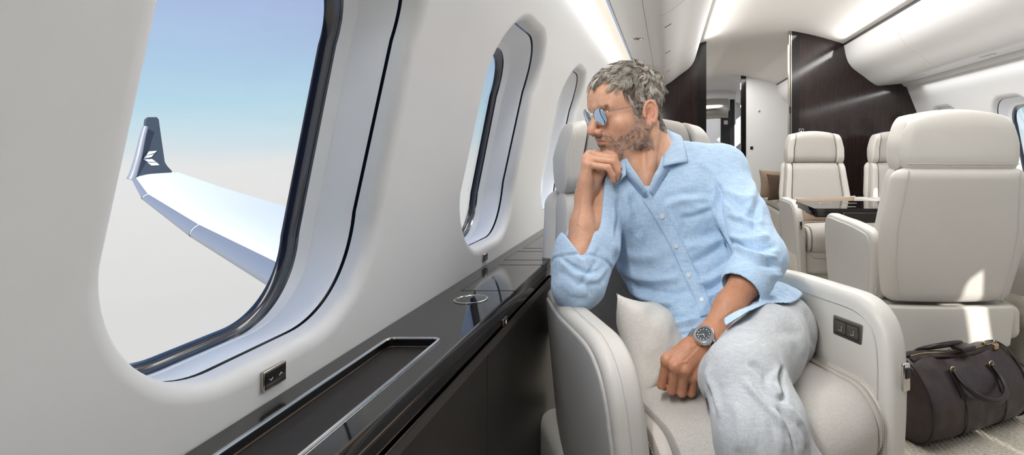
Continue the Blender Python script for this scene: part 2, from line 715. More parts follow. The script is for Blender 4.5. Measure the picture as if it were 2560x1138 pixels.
def downlight(side, y, x=-.155, r=.028, root=None):
    root = root or (LB if side < 0 else RB)
    x2 = x if side < 0 else 2 * CX - x
    zz = 1.628 - (x + .235) * .0865
    m = MB()
    a = np.linspace(0, 2 * PI, 28, endpoint=False)
    prof = [(r, .002), (r, -.004), (r * .86, -.006), (r * .72, -.002), (r * .66, .004)]
    m.loft([np.stack([x2 + p * np.cos(a), y + p * np.sin(a), np.full(28, zz + h)], 1) for p, h in prof])
    ring = m.build('reading_lamp', 'chrome', root, True)
    m = MB()
    m.loft([np.stack([x2 + p * np.cos(a), y + p * np.sin(a), np.full(28, zz + h)], 1) for p, h in ((r * .68, -.0015), (r * .3, -.004), (r * .02, -.004))], cap1=True)
    m.build('lamp_lens', 'black_plastic', ring, True)


downlight(-1, 2.86)
# seams and latches on the left bin face
for (pts) in ([(1640, 10), (1640, 62)], [(1665, 0), (1690, 24)]):
    pass


def bin_pt(side, s, y, off=.0008):
    """point on the bin door at fraction s of the sloping face"""
    sp = spline(np.array(bin_face[1:]), 60)
    i = s * 59
    k = min(int(i), 58)
    p = sp[k] + (sp[k + 1] - sp[k]) * (i - k)
    t = sp[k + 1] - sp[k]
    nrm = np.array((t[1], -t[0]))
    nrm /= np.linalg.norm(nrm)
    p = p + nrm * off
    return (p[0] if side < 0 else 2 * CX - p[0], y, p[1])


for side, root in ((-1, LB), (1, RB)):
    for yy in (.9, 2.35, 3.8):
        seam(root, [bin_pt(side, s, yy, .0002) for s in np.linspace(.05, .98, 24)], .0009, 'leather_band')
for yy in (2.0, 2.6, 3.3, 4.1):
    m = MB()
    m.tube([bin_pt(-1, s, yy, .0005) for s in np.linspace(.12, .19, 5)], .0028, 8)
    m.build('latch', 'brushed', LB, True)
# access hatch outline on each bin
for side, root, ys, ss in ((-1, LB, (1.55, 2.05), (.30, .62)), (1, RB, (1.75, 2.3), (.52, .80))):
    lo = [bin_pt(side, ss[0], y, .0002) for y in np.linspace(ys[0], ys[1], 6)]
    up = [bin_pt(side, s, ys[1], .0002) for s in np.linspace(ss[0], ss[1], 8)]
    hi = [bin_pt(side, ss[1], y, .0002) for y in np.linspace(ys[1], ys[0], 6)]
    seam(root, lo + up[1:] + hi[1:], .0009, 'leather_band', 'hatch_seam')
# black gap rail where the right bin meets the ceiling
for root, ya, yb in ((RB, Y0, Y1), (RB2, Y1 + .05, Y2)):
    m = MB()
    for (xa, xb, za, zb) in ((1.533, 1.553, 1.962, 1.988),):
        m.box(xa, xb, ya, yb, za, zb)
    m.build('gap_rail', 'black_plastic', root, True, smooth=False)
# reading lamps and outlets recessed in the right bin floor
for yy in (2.72, 3.35, 4.25):
    m = MB()
    zz = 1.609
    xx = 2 * CX + .11
    for dy in (-.055, 0, .055):
        a = np.linspace(0, 2 * PI, 20, endpoint=False)
        m.loft([np.stack([xx + p * np.cos(a), yy + dy + p * np.sin(a), np.full(20, zz + .009 + h)], 1) for p, h in ((.022, 0), (.022, -.004), (.016, -.005), (.014, 0))])
    m.build('reading_lamp', 'white_plastic', RB, True)

# ---------------- no ceiling fittings modelled, the area lights up there are added fill
# ---------------- bulkhead between the cabins
def bulk_poly(x0, x1):
    """outline of a bulkhead between x0 and x1, following walls, bins and ceiling"""
    prof = []
    left = [(float(wall_xf(z)) - .004, z) for z in np.linspace(0, 1.62, 30)] + [(-.25, 1.7), (-.1, 1.86), (.1, 1.93)]
    top = [(x, float(czf(x)) + .004) for x in np.linspace(.12, 1.68, 40)]
    right = [(2 * CX - x, z) for x, z in left[::-1]]
    prof = left + top + right
    out = [(x0, 0)] if x0 > -.4 else []
    out += [p for p in prof if x0 <= p[0] <= x1]
    if x0 > -.4:
        z0 = float(czf(x0)) + .004
        out.insert(1, (x0, z0))
    if x1 < 2.2:
        z1 = float(czf(x1)) + .004
        out.append((x1, z1))
        out.append((x1, 0))
    return out


def slab(name, x0, x1, ya, yb, mt, parent=None):
    m = MB()
    p = bulk_poly(x0, x1)
    m.loft([[(a, ya, b) for a, b in p], [(a, yb, b) for a, b in p]], cap0=True, cap1=True)
    return m.build(name, mt, parent, parent is not None, smooth=False)


bl = slab('wall_partition_left', -.6, .262, Y1, Y1 + .045, 'veneer')
tag(bl, kind='structure')
br = slab('wall_partition_right', 1.145, 2.6, Y1, Y1 + .045, 'veneer')
tag(br, kind='structure')
p1 = slab('door_edge', .2625, .335, Y1 - .004, Y1 + .05, 'veneer_edge', bl)
p2 = slab('door_edge', 1.083, 1.1445, Y1 - .004, Y1 + .05, 'veneer_edge', br)
p3 = slab('door_track', 1.058, 1.0825, Y1 - .002, Y1 + .05, 'nickel', br)
m = MB()
m.box(1.066, 1.074, Y1 - .004, Y1 + .03, .02, 2.07)
m.build('track_groove', 'groove_dark', br, True, smooth=False)
m = MB()
m.box(1.06, 1.076, Y1 - .008, Y1, 1.37, 1.43)
m.build('door_latch', 'black_plastic', br, True, smooth=False, bevel=.002)

# far partition with doorway
fr = slab('wall_forward_right', 1.10, 2.6, Y2, Y2 + .05, 'wall_paint')
tag(fr, kind='structure')
slab('door_edge', 1.03, 1.0995, Y2 - .01, Y2 + .06, 'veneer_edge', fr)
fl = slab('wall_forward_left', -.6, .42, Y2, Y2 + .05, 'wall_paint')
tag(fl, kind='structure')
m = MB()
m.box(1.16, 1.20, Y2 - .006, Y2 + .001, 1.055, 1.10)
m.build('light_switch', 'black_plastic', fr, True, smooth=False, bevel=.003)
m = MB()
a = np.linspace(0, 2 * PI, 16, endpoint=False)
m.loft([np.stack([1.285 + r * np.cos(a), np.full(16, Y2 - h), 1.60 + r * np.sin(a)], 1) for r, h in ((.016, 0), (.016, .008), (.006, .012))], cap1=True)
m.build('coat_hook', 'chrome', fr, True)

# vestibule beyond: white inner wall, mirror valance and dark door
YV = 9.9
m = MB()
m.box(.2, 1.20, YV, YV + .04, 0, 2.15)
vest = m.build('wall_vestibule', 'wall_paint', smooth=False)
tag(vest, kind='structure')
m = MB()
zz = np.linspace(1.62, 1.96, 15)
m.loft([[(x, YV - .03 - .05 * math.sin((z - 1.62) / .34 * PI), z - (x - .9) ** 2 * .25) for z in zz] for x in np.linspace(.45, 1.06, 12)], closed=False)
m.build('valance', 'chrome', vest, True)
dv = MB()
dv.box(.93, 1.09, YV - .03, YV - .002, 0, 1.74)
tag(dv.build('door_1', 'lacquer_black', smooth=False), kind='structure')
dv2 = MB()
dv2.box(1.09, 1.17, YV - .05, YV - .002, 0, 1.94)
dvo = dv2.build('door_frame', 'veneer_edge', vest, True, smooth=False)
m = MB()
m.box(.985, 1.055, YV - .036, YV - .03, 1.50, 1.57)
m.build('door_plate', 'brushed', vest, True, smooth=False)

# ================================================================== side ledge along the windows
LZ, LX = .7355, -.340          # top height, front edge
LY0, LY1 = -.55, 3.35
led = thing('side_ledge', 'glossy black side ledge running along the wall under the windows', 'side ledge', (-.42, 1.4, 0))
TX0, TX1, TY0, TY1 = -.465, -.378, .42, .932       # tray recess


def plate(name, x0, x1, y0, y1, z0, z1, mt, parent=led, bevel=None):
    mm = MB()
    mm.box(x0, x1, y0, y1, z0, z1)
    return mm.build(name, mt, parent, True, smooth=False, bevel=bevel)


# top built as one surface round the tray hole
m = MB()
hole = rrect(TY0, TY1, TX0, TX1, .012, 8)
corner = np.array([((TY1 if y > (TY0 + TY1) / 2 else TY0), (TX1 if x > (TX0 + TX1) / 2 else TX0)) for y, x in hole])
m.loft([[(x, y, LZ) for y, x in corner], [(x, y, LZ) for y, x in hole], [(x, y, LZ - .016) for y, x in hole]])
FX = LX - .004
for x0, x1, ya, yb in ((-.499, FX, LY0, TY0), (-.499, FX, TY1, LY1), (-.499, TX0, TY0, TY1), (TX1, FX, TY0, TY1)):
    m.add([(x0, ya, LZ), (x1, ya, LZ), (x1, yb, LZ), (x0, yb, LZ)], [(0, 1, 2, 3)])
fr_prof = [(LX - .004, LZ), (LX - .0012, LZ - .0012), (LX, LZ - .004), (LX, LZ - .021)]
m.loft([[(x, LY0, z) for x, z in fr_prof], [(x, LY1, z) for x, z in fr_prof]], closed=False)
m.build('ledge_top', 'lacquer', led, True, sharp=30)
plate('bronze_inlay', -.40, LX + .0012, LY0, LY1, LZ - .0245, LZ - .021, 'bronze')
plate('fascia', -.40, LX + .001, LY0, LY1, LZ - .046, LZ - .0245, 'lacquer_black')
plate('trim_band', -.40, LX + .006, LY0, LY1, LZ - .066, LZ - .046, 'trim_brown', bevel=.001)
plate('band_inlay', -.40, LX + .0065, LY0, LY1, LZ - .0475, LZ - .046, 'bronze')
panel_y = [-.55, .10, 1.045, 2.05, 3.35]
for a, b in zip(panel_y[:-1], panel_y[1:]):
    plate('lower_panel', -.40, LX + .003, a + .001, b - .001, .0, LZ - .067, 'dark_leather', bevel=.0015)
# tray
tray = plate('tray_floor', TX0 - .004, TX1 + .004, TY0 - .004, TY1 + .004, LZ - .020, LZ - .014, 'tray_mat')
m = MB()
rim = [(x, y) for y, x in rrect(TY0, TY1, TX0, TX1, .012, 8)]
m.tube([(x, y, LZ + .0006) for x, y in rim], .0026, 8, loop=True)
m.build('tray_rim', 'chrome', led, True)
m = MB()
m.tube([(x, y, LZ - .013) for x, y in rim], .0014, 8, loop=True)
m.build('tray_inner_rim', 'bronze', led, True)
# cup holder
a = np.linspace(0, 2 * PI, 48, endpoint=False)
ccx, ccy = -.414, 1.176
m = MB()
prof = [(.0345, .0002), (.0345, .0016), (.0330, .0024), (.0312, .0022), (.030, .0008)]
m.loft([np.stack([ccx + r * np.cos(a), ccy + r * np.sin(a), np.full(48, LZ + h)], 1) for r, h in prof])
ch = m.build('cup_holder', 'chrome', led, True)
m = MB()
m.loft([np.stack([ccx + r * np.cos(a), ccy + r * np.sin(a), np.full(48, LZ + h)], 1) for r, h in ((.031, .0012), (.02, .0016), (.001, .0016))], cap1=True)
m.build('cup_lid', 'lacquer', ch, True)
# flush lids: their seams
for (ya, yb, xa) in ((1.25, 1.53, -.462), (1.60, 1.735, -.468), (1.79, 2.2, -.462)):
    m = MB()
    for pts in ([(LX, ya), (xa, ya), (xa, yb), (LX, yb)],):
        m.tube([(x, y, LZ - .0003) for x, y in pts], .0011, 6)
    m.build('lid_seam', 'lacquer_black', led, True)


# ---------------- shade switches
def shade_switch(y, z, label, s=1.0, x=None, flat=False):
    x = float(wall_xf(z)) if x is None else x
    root = thing('shade_switch', label, 'switch', (x, y, z), group='window shade switches')
    w, h = .0205 * s, .0125 * s
    m = MB()
    m.rbox((.001, 0, 0), (.006, 2 * w, 2 * h), .0012, (1, 1, 1), 2)
    m.build('bezel', 'nickel', root)
    m = MB()
    m.rbox((.0028, 0, 0), (.004, 2 * w - .004, 2 * h - .004), .0008, (1, 1, 1), 2)
    m.build('key_plate', 'black_plastic', root)
    for dy, up in ((-.009 * s, -1), (.009 * s, 1)):
        m = MB()
        c = .003 * s
        m.tube([(.0049, dy - c, -up * c * .4), (.0049, dy, up * c * .5), (.0049, dy + c, -up * c * .4)], .0005 * s, 6)
        m.build('chevron', 'screen_white', root)
    return root


shade_switch(.709, .7635, 'black shade switch with two chevrons below the nearest window')
shade_switch(1.528, .757, 'small black shade switch on the white wall below the middle window', .8)
shade_switch(2.36, .752, 'small black shade switch behind the raised forearm below the farthest window', .8)
ls = thing('latch_button', 'black latch button with silver edge on the ledge front', 'button', (LX + .001, 1.156, .694))
m = MB()
m.rbox((.001, 0, 0), (.004, .030, .019), .001, (1, 1, 1), 2)
m.build('bezel', 'nickel', ls)
m = MB()
m.rbox((.0022, .002, 0), (.004, .024, .017), .001, (1, 1, 1), 2)
m.build('key_plate', 'black_plastic', ls)
m = MB()
m.tube([(.0044, .002 + .003 * math.cos(t), .003 * math.sin(t)) for t in np.linspace(.6, 2 * PI - .6, 14)], .0006, 6)
m.tube([(.0044, .002, -.001), (.0044, .002, .005)], .0006, 6)
m.build('power_mark', 'screen_white', ls)

# ================================================================== the wing outside
wing = thing('aircraft_wing', 'white aircraft wing with grey leading edge outside the nearest window', 'wing', (-3, 5, .1))


def airfoil(le, te, th, n=18):
    """closed section from trailing edge over the top to the nose and back below"""
    le, te = np.asarray(le, float), np.asarray(te, float)
    t = (1 - np.cos(np.linspace(0, PI, n))) / 2
    yt = 5 * th * (.2969 * np.sqrt(t) - .126 * t - .3516 * t**2 + .2843 * t**3 - .1015 * t**4)
    up = [le + (te - le) * a + np.array((0, 0, b)) for a, b in zip(t, yt)]
    lo = [le + (te - le) * a - np.array((0, 0, b)) for a, b in zip(t, yt)]
    return np.array(up[::-1] + lo[1:])


WL = [((-.9, 3.35, -.56), (-.9, 7.6, -.70), .50), ((-3.95, 5.6, -.30), (-3.97, 8.3, -.29), .40), ((-6.15, 7.2, -.03), (-6.04, 8.95, .12), .28), ((-7.98, 8.5, .32), (-7.6, 9.45, .44), .15), ((-8.60, 8.98, .60), (-8.5, 9.72, .66), .06)]
secs = []
for (le, te, th) in WL:
    secs.append(airfoil(le, te, th))
m = MB()
m.loft(secs, cap0=True, cap1=True)
wo = m.build('wing_skin', 'wing_white', wing, True)
# grey slats wrap the nose of the wing
n = 18
for k, (s0, s1) in enumerate(((0.02, .985), (1.0, 1.985), (2.0, 2.98), (3.0, 3.95))):
    m = MB()
    rings = []
    for s in np.linspace(s0, s1, 10):
        i = min(int(s), 3)
        u = s - i
        sec = secs[i] * (1 - u) + secs[i + 1] * u
        le = sec[n - 1]
        nose = sec[n - 4:n + 4]
        c = sec.mean(0)
        rings.append(nose + (nose - c) / np.linalg.norm(nose - c, axis=1)[:, None] * .012 * np.array((1, 1, 1)))
    m.loft(rings, closed=False)
    o = m.build('slat', 'wing_edge', wing, True)
# winglet
YW = 9.05
def wl(px, py, y=YW):
    return P(px, py, y)
wy = lambda px: 9.0 + (px - 340) * .0077
out = [(341, 441), (352, 400), (363, 330), (367, 299), (374, 293), (392, 293), (397, 299), (404, 350), (412, 405), (418, 415), (430, 428), (429, 433), (400, 436)]
fp = np.array([P(a_, b_, wy(a_)) for a_, b_ in out])
bk = fp + np.array((-.06, .02, 0))
m = MB()
c = fp.mean(0)
m.loft([fp, bk], cap0=True, cap1=True)
m.build('winglet', 'winglet_dark', wing, True, sharp=50)
lead = [P(*q) for q in ((327, 449, 8.95), (334, 432, 8.98), (346, 390, 9.02), (356, 345, 9.08), (364, 316, 9.12))]
m = MB()
m.tube(spline(lead, 20), [.055 - .02 * t for t in np.linspace(0, 1, 20)], 10)
m.build('winglet_leading_edge', 'wing_edge', wing, True)
# emblem: four slanted bars
q0 = lambda u, v: P(200 + u * .4394, 0 + v * .4394, wy(200 + u * .4394) - .02)
bars = [[(392, 862), (438, 858), (424, 872), (375, 884)], [(372, 887), (420, 878), (408, 893), (362, 904)], [(360, 907), (410, 905), (432, 921), (388, 921)], [(384, 925), (436, 924), (452, 940), (408, 942)]]
for bpts in bars:
    m = MB()
    pp = [q0(*b) for b in bpts]
    m.loft([pp, [p - np.array((.006, -.003, 0)) for p in pp]], cap0=True, cap1=True)
    m.build('emblem_bar', 'logo_white', wing, True, smooth=False)

# ================================================================== armchairs
def outline_normals(p):
    t = np.roll(p, -1, 0) - np.roll(p, 1, 0)
    n = np.stack([t[:, 1], -t[:, 0]], 1)
    return n / (np.linalg.norm(n, axis=1)[:, None] + 1e-12)


def pad(outline, w0, w1, r, mp, k=5, dome0=0.0, dome1=0.0, nd_=5):
    """rounded slab: a closed counter-clockwise 2D outline swept from w0 to w1 with edge radius r; mp maps (u,v,w) to xyz"""
    p = np.asarray(outline, float)
    nr = outline_normals(p)
    c = p.mean(0)
    rings = []

    def put(q, w):
        rings.append(mp(q[:, 0], q[:, 1], np.full(len(q), w) if np.isscalar(w) else w))
    face = p - nr * r
    for t in np.linspace(.02, 1, nd_)[:-1]:
        put(c + (face - c) * t, w0 - dome0 * (1 - t * t))
    for a in np.linspace(0, PI / 2, k + 1):
        put(p - nr * r * (1 - math.sin(a)), w0 + r * (1 - math.cos(a)))
    for a in np.linspace(PI / 2, 0, k + 1):
        put(p - nr * r * (1 - math.sin(a)), w1 - r * (1 - math.cos(a)))
    for t in np.linspace(1, .02, nd_)[1:]:
        put(c + (face - c) * t, w1 + dome1 * (1 - t * t))
    m = MB()
    m.loft([np.asarray(q) for q in rings], cap0=True, cap1=True)
    return m


def resample(poly, n, loop=True):
    p = np.asarray(poly, float)
    if loop:
        p = np.concatenate([p, p[:1]])
    d = np.concatenate([[0], np.cumsum(np.linalg.norm(np.diff(p, axis=0), axis=1))])
    t = np.linspace(0, d[-1], n, endpoint=not loop)
    return np.stack([np.interp(t, d, p[:, i]) for i in range(p.shape[1])], 1)


def rounded_poly(pts, rad, n=8):
    """closed polygon with each corner rounded by its own radius"""
    p = [np.asarray(q, float) for q in pts]
    out = []
    k = len(p)
    for i in range(k):
        a, b, c = p[i - 1], p[i], p[(i + 1) % k]
        r = rad[i] if hasattr(rad, '__len__') else rad
        u, v = (a - b), (c - b)
        lu, lv = np.linalg.norm(u), np.linalg.norm(v)
        r = min(r, lu * .49, lv * .49)
        s, e = b + u / lu * r, b + v / lv * r
        for t in np.linspace(0, 1, n):
            out.append((1 - t)**2 * s + 2 * t * (1 - t) * b + t * t * e)
    return np.array(out)


def dashes(pts, gap=.0055, on=.0036, r=.0006, n=5):
    pts = np.asarray(pts, float)
    d = np.concatenate([[0], np.cumsum(np.linalg.norm(np.diff(pts, axis=0), axis=1))])
    m = MB()
    s = 0
    while s + on < d[-1]:
        q = [[np.interp(x, d, pts[:, i]) for i in range(3)] for x in (s, s + on * .5, s + on)]
        m.tube(q, [r * .8, r, r * .8], n)
        s += gap
    return m


ARM_IN, ARM_T = .300, .072


def build_chair(label, group, loc, rz, stitch=True, name='armchair', recline=.22, drop=0.0, latch=1):
    root = thing(name, label, 'armchair', loc, rz, group)
    # plinth and lower skirt -------------------------------------------------
    m = MB()
    m.rbox((0, .04, .11), (.56, .52, .22), .03, (2, 2, 2), 3)
    m.build('plinth', 'seat_plastic', root)
    m = MB()
    m.rbox((0, -.005, .275), (.70, .60, .15), .04, (4, 4, 1), 4)
    m.build('seat_pan', 'seat_plastic', root)
    # arms ------------------------------------------------------------------
    side = rounded_poly([(-.325, .13), (.10, .13), (.26, .40), (.30, .672), (.12, .70), (-.315, .70), (-.345, .45)][::1], [.05, .08, .15, .05, .1, .17, .25], 10)
    side = resample(side, 120)
    for s in (-1, 1):
        # main upholstered arm: cross-section leans out a little towards the top
        def mp(u, v, w, s=s):
            flare = .085 * np.clip(v - .70, -.6, .05) - .045 * np.clip((u + .02) / .32, 0, 1)**1.5
            return np.stack([s * (w + flare), u, v], 1)
        ol = side if s > 0 else side
        m = pad(ol, ARM_IN + .004, ARM_IN + ARM_T - .003, .020, mp, dome0=.004)
        m.build('armrest', 'leather', root)
        # outer side panel, slightly smaller, in greyer hide
        c = ol.mean(0)
        ol2 = c + (ol - c) * np.array((.93, .935))
        m = pad(ol2, ARM_IN + ARM_T - .03, ARM_IN + ARM_T + .002, .008, mp, dome1=.004)
        ap = m.build('armrest_side', 'leather_grey', root)
        nr = outline_normals(ol)
        inn = ol - nr * .034
        sel = [i for i in range(len(ol)) if ol[i][1] > .40 and not (ol[i][0] > .27)]
        q = inn[sel]
        q = q[np.argsort(np.arctan2(q[:, 1] - .36, -(q[:, 0] + .02)))]
        m = MB()
        m.tube(mp(q[:, 0], q[:, 1], np.full(len(q), ARM_IN + .0012)), .0016, 6)
        m.build('arm_seam', 'leather_grey', root)
        if stitch and s < 0:
            top = ol + nr * .0004
            sel = [i for i in range(len(top)) if top[i][1] > .16 and not (top[i][0] > .24)]
            # order from front-bottom up over the top
            q = np.array([top[i] for i in sel])
            q = q[np.argsort(np.arctan2(q[:, 1] - .36, -(q[:, 0] + .02)))]
            for w in (ARM_IN + ARM_T - .0255,):
                pts = mp(q[:, 0], q[:, 1], np.full(len(q), w))
                dashes(pts, .0062, .0042, .0007).build('stitching', 'stitch', root)
                m = MB()
                pts = mp((q - 0)[:, 0], q[:, 1], np.full(len(q), w - .004))
                m.tube(pts, .0012, 6)
                m.build('arm_seam', 'leather_grey', root)
    # cushion ---------------------------------------------------------------
    def cush(v):
        x, y, z = v[:, 0].copy(), v[:, 1].copy(), v[:, 2].copy()
        front = np.clip((-y - .05) / .33, 0, 1)
        y = y + front * .085 * (np.abs(x) / .3)**2.2
        top = np.clip((z - .42) / .1, 0, 1)
        z = z + top * (.020 * (1 - (x / .3)**2) - .03 * np.clip((y + .1) / .35, 0, 1)) 
        return np.stack([x, y, z], 1)
    R = (.006, .105, .075)
    m = MB()
    m.rbox((0, -.075, .430), (.470, .66, .17), R, (10, 8, 2), 8, cush)
    m.build('seat_cushion', 'seat_fabric', root)
    for s in (-1, 1):
        m = MB()
        m.rbox((s * .2525, -.0745, .4295), (.031, .659, .169), R, (2, 8, 2), 8, cush)
        b = m.build('cushion_band', 'leather_band', root)
        m = MB()
        m.rbox((s * .2845, -.073, .4285), (.030, .655, .166), (.012, .105, .075), (2, 8, 2), 8, cush)
        m.build('cushion_side', 'leather', root)
        if stitch:
            for xx in (s * .262, s * .2745):
                ys = np.concatenate([np.full(6, -.405), np.linspace(-.405, .2, 1)])
                prof = []
                for a in np.linspace(0, PI / 2, 10):
                    prof.append((xx, -.075 - .33 + .105 * (1 - math.sin(a)) + .0, .43 + .085 - .075 * (1 - math.cos(PI / 2 - (PI / 2 - a)))))
                path = [(xx, -.4055, .37), (xx, -.4055, .41), (xx, -.4055, .44)]
                for a in np.linspace(0, PI / 2, 12):
                    path.append((xx, -.300 - .105 * math.cos(a), .440 + .0755 * math.sin(a)))
                path += [(xx, y, .5155) for y in np.linspace(-.28, .2, 12)]
                pts = cush(np.array(path))
                pts = resample(pts, 160, False)
                dashes(pts, .0062, .0042, .0007).build('stitching', 'stitch', root)
    m = MB()
    m.rbox((0, -.05, .335), (.57, .60, .05), .02, (6, 4, 1), 3, lambda v: cush(v))
    m.build('cushion_base', 'leather_grey', root)
    # back ------------------------------------------------------------------
    def back(v):
        x, y, z = v[:, 0].copy(), v[:, 1].copy(), v[:, 2].copy()
        t = (z - .47)
        wmul = interp(z,  [.30, .40, .55, .70, .85, .95, 1.07, 1.2, 1.3], [.86, .93, 1.02, 1.05, .98, .945, .94, .82, .80])
        z = z - .40 * x * x * np.clip((z - 1.0) / .2, 0, 1)
        y = y - .30 * np.abs(x)**2 + recline * t - .06 * np.clip((z - .95) / .25, 0, 1)
        z = z - drop * np.clip(t / .6, 0, 2)
        return np.stack([x * wmul, y, z], 1)
    RB_ = (.006, .05, .06)
    m = MB()
    m.rbox((0, .262, .70), (.43, .11, .50), RB_, (10, 2, 10), 5, back)
    m.build('backrest', 'seat_fabric', root)
    for s in (-1, 1):
        m = MB()
        m.rbox((s * .247, .252, .70), (.060, .122, .50), (.013, .05, .06), (3, 2, 10), 5, back)
        m.build('backrest_wing', 'leather', root)
        # bolster seam curving over the lumbar area
        pts = []
        for z in np.linspace(.50, .90, 16):
            xx = s * (.155 + .055 * math.sin((z - .50) / .40 * PI * .5))
            pts.append((xx, .2068, z))
        m = MB()
        m.tube(back(np.array(pts)), .0016, 6)
        m.build('bolster_seam', 'leather_band', root)
    # hard back shell
    m = MB()

    def shell(v):
        v = back(v)
        return v
    m.rbox((0, .335, .665), (.60, .085, .58), (.06, .042, .05), (8, 2, 10), 6, shell)
    m.build('back_shell', 'leather', root)
    for s in (-1, 1):
        m = MB()
        q = np.array([(s * .243, .3785, z) for z in np.linspace(.39, .945, 24)])
        m.tube(shell(q), .0022, 6)
        m.build('shell_seam', 'leather_grey', root)
    # lower shell: skirt wrapping the back of the pan, with a stepped bottom edge
    st = rounded_poly([(-.265, .19), (-.205, .19), (-.200, .06), (.200, .06), (.205, .19), (.265, .19), (.285, .365), (-.285, .365)], [.006, .006, .01, .01, .006, .006, .02, .02], 5)
    st = resample(st, 120)

    def mps(u, v, w):
        return np.stack([-u, w - .30 * u * u + .05 * (v - .37), v], 1)
    m = pad(st, .325, .372, .010, mps, 4)
    m.build('skirt_panel', 'seat_plastic', root)
    m = MB()
    m.rbox((0, .23, .10), (.53, .23, .20), .02, (6, 2, 2), 3, lambda v: np.stack([v[:, 0], v[:, 1] - .25 * v[:, 0]**2, v[:, 2]], 1))
    m.build('base_cover', 'seat_plastic', root)
    # headrest --------------------------------------------------------------
    hr = lambda v: back(v)
    m = MB()
    m.rbox((0, .275, 1.075), (.40, .13, .25), (.006, .055, .06), (10, 2, 4), 6, hr)
    m.build('headrest', 'seat_fabric', root)
    for s in (-1, 1):
        m = MB()
        m.rbox((s * .239, .268, 1.072), (.075, .145, .255), (.013, .055, .06), (4, 2, 4), 6, hr)
        w = m.build('headrest_wing', 'leather', root)
        if stitch:
            pts = hr(np.array([(s * .252, .268 - .075 * 1.0 + .0, z) for z in np.linspace(.975, 1.165, 12)]))
            dashes(pts - np.array((0, .0006, 0)), .0062, .0042, .0007).build('stitching', 'stitch', w)
    m = MB()
    m.rbox((0, .325, 1.065), (.545, .075, .255), (.06, .036, .08), (8, 2, 4), 6, hr)
    m.build('headrest_shell', 'leather', root)
    m = MB()
    q = np.array([(x, .3612, .972) for x in np.linspace(-.25, .25, 24)])
    m.tube(hr(q), .0022, 6)
    m.build('headrest_seam', 'leather_band', root)
    # release latch on the front of the left arm (sitter's right), reading-light control inside the other
    for s in (latch,):
        la = MB()
        la.rbox((s * (ARM_IN + .024), -.347, .545), (.022, .010, .062), .004, (1, 1, 2), 2)
        lo = la.build('release_latch', 'chrome', root)
        m = MB()
        m.rbox((s * (ARM_IN + .024), -.352, .555), (.014, .006, .024), .002, (1, 1, 1), 2)
        m.build('button', 'black_plastic', lo)
    return root


mat('key_grey', (92, 86, 80), .35, metal=.4)


def arm_control(root):
    c = MB()
    x = ARM_IN - .0035
    def mp2(u, v, w):
        return np.stack([x - w, u, v], 1)
    fr = resample(rounded_poly([(-.048, -.024), (.048, -.024), (.048, .024), (-.048, .024)], .004), 60)
    m = pad(fr, -.002, .0045, .002, lambda u, v, w: np.stack([x - w, u - .20, v + .612], 1), 3)
    b = m.build('seat_control', 'brushed', root)
    fr2 = resample(rounded_poly([(-.041, -.018), (.041, -.018), (.041, .018), (-.041, .018)], .003), 60)
    m = pad(fr2, .002, .0055, .001, lambda u, v, w: np.stack([x - w, u - .20, v + .612], 1), 2)
    m.build('control_recess', 'groove_dark', b)
    for k in (-1, 1):
        fr3 = resample(rounded_poly([(-.018, -.014), (.018, -.014), (.018, .014), (-.018, .014)], .003), 40)
        m = pad(fr3, .004, .0075, .001, lambda u, v, w, k=k: np.stack([x - w, u - .20 + k * .020, v + .612], 1), 2)
        kb = m.build('control_key', 'key_grey', b)
        mm = MB()
        mm.tube([(x - .0078, -.20 + k * .02 - .005, .617), (x - .0078, -.20 + k * .02 - .005, .605), (x - .0078, -.20 + k * .02 + .006, .605)], .0004, 5)
        mm.build('key_mark', 'screen_white', kb)


man_chair = build_chair('large beige armchair the man in the blue shirt sits in', 'cream armchairs of the cabin', (.085, 1.415, 0), math.radians(26), recline=.34, drop=.033)
arm_control(man_chair)
near = build_chair('cream armchair seen from behind with the dark bag at its base', 'cream armchairs of the cabin', (1.225, 2.775, 0), PI, stitch=False)
fa = build_chair('cream armchair facing the viewer with a taupe pillow behind the table', 'cream armchairs of the cabin', (1.185, 4.10, 0), math.radians(2), stitch=False, latch=-1)
fb = copy_tree(fa)
fa.scale = (.88, .95, 1)
fa.location.x = 1.165
fb.scale = (.86, .95, 1)
fb.location = (1.835, 4.12, 0)
fb['label'] = 'cream armchair by the far bulkhead partly hidden behind the near chair back'
near.scale = (1, 1, 1.02)
nb = copy_tree(near)
nb.location = (1.93, 2.86, 0)
nb.scale = (.78, 1, 1.02)
nb['label'] = 'cream armchair against the right wall cut off by the photo edge'

# ================================================================== smooth-surface modelling toolkit
def smin(a, b, k):
    if k <= 0:
        return np.minimum(a, b)
    h = np.clip(.5 + .5 * (b - a) / k, 0, 1)
    return b * (1 - h) + a * h - k * h * (1 - h)


def smax(a, b, k):
    return -smin(-a, -b, k)


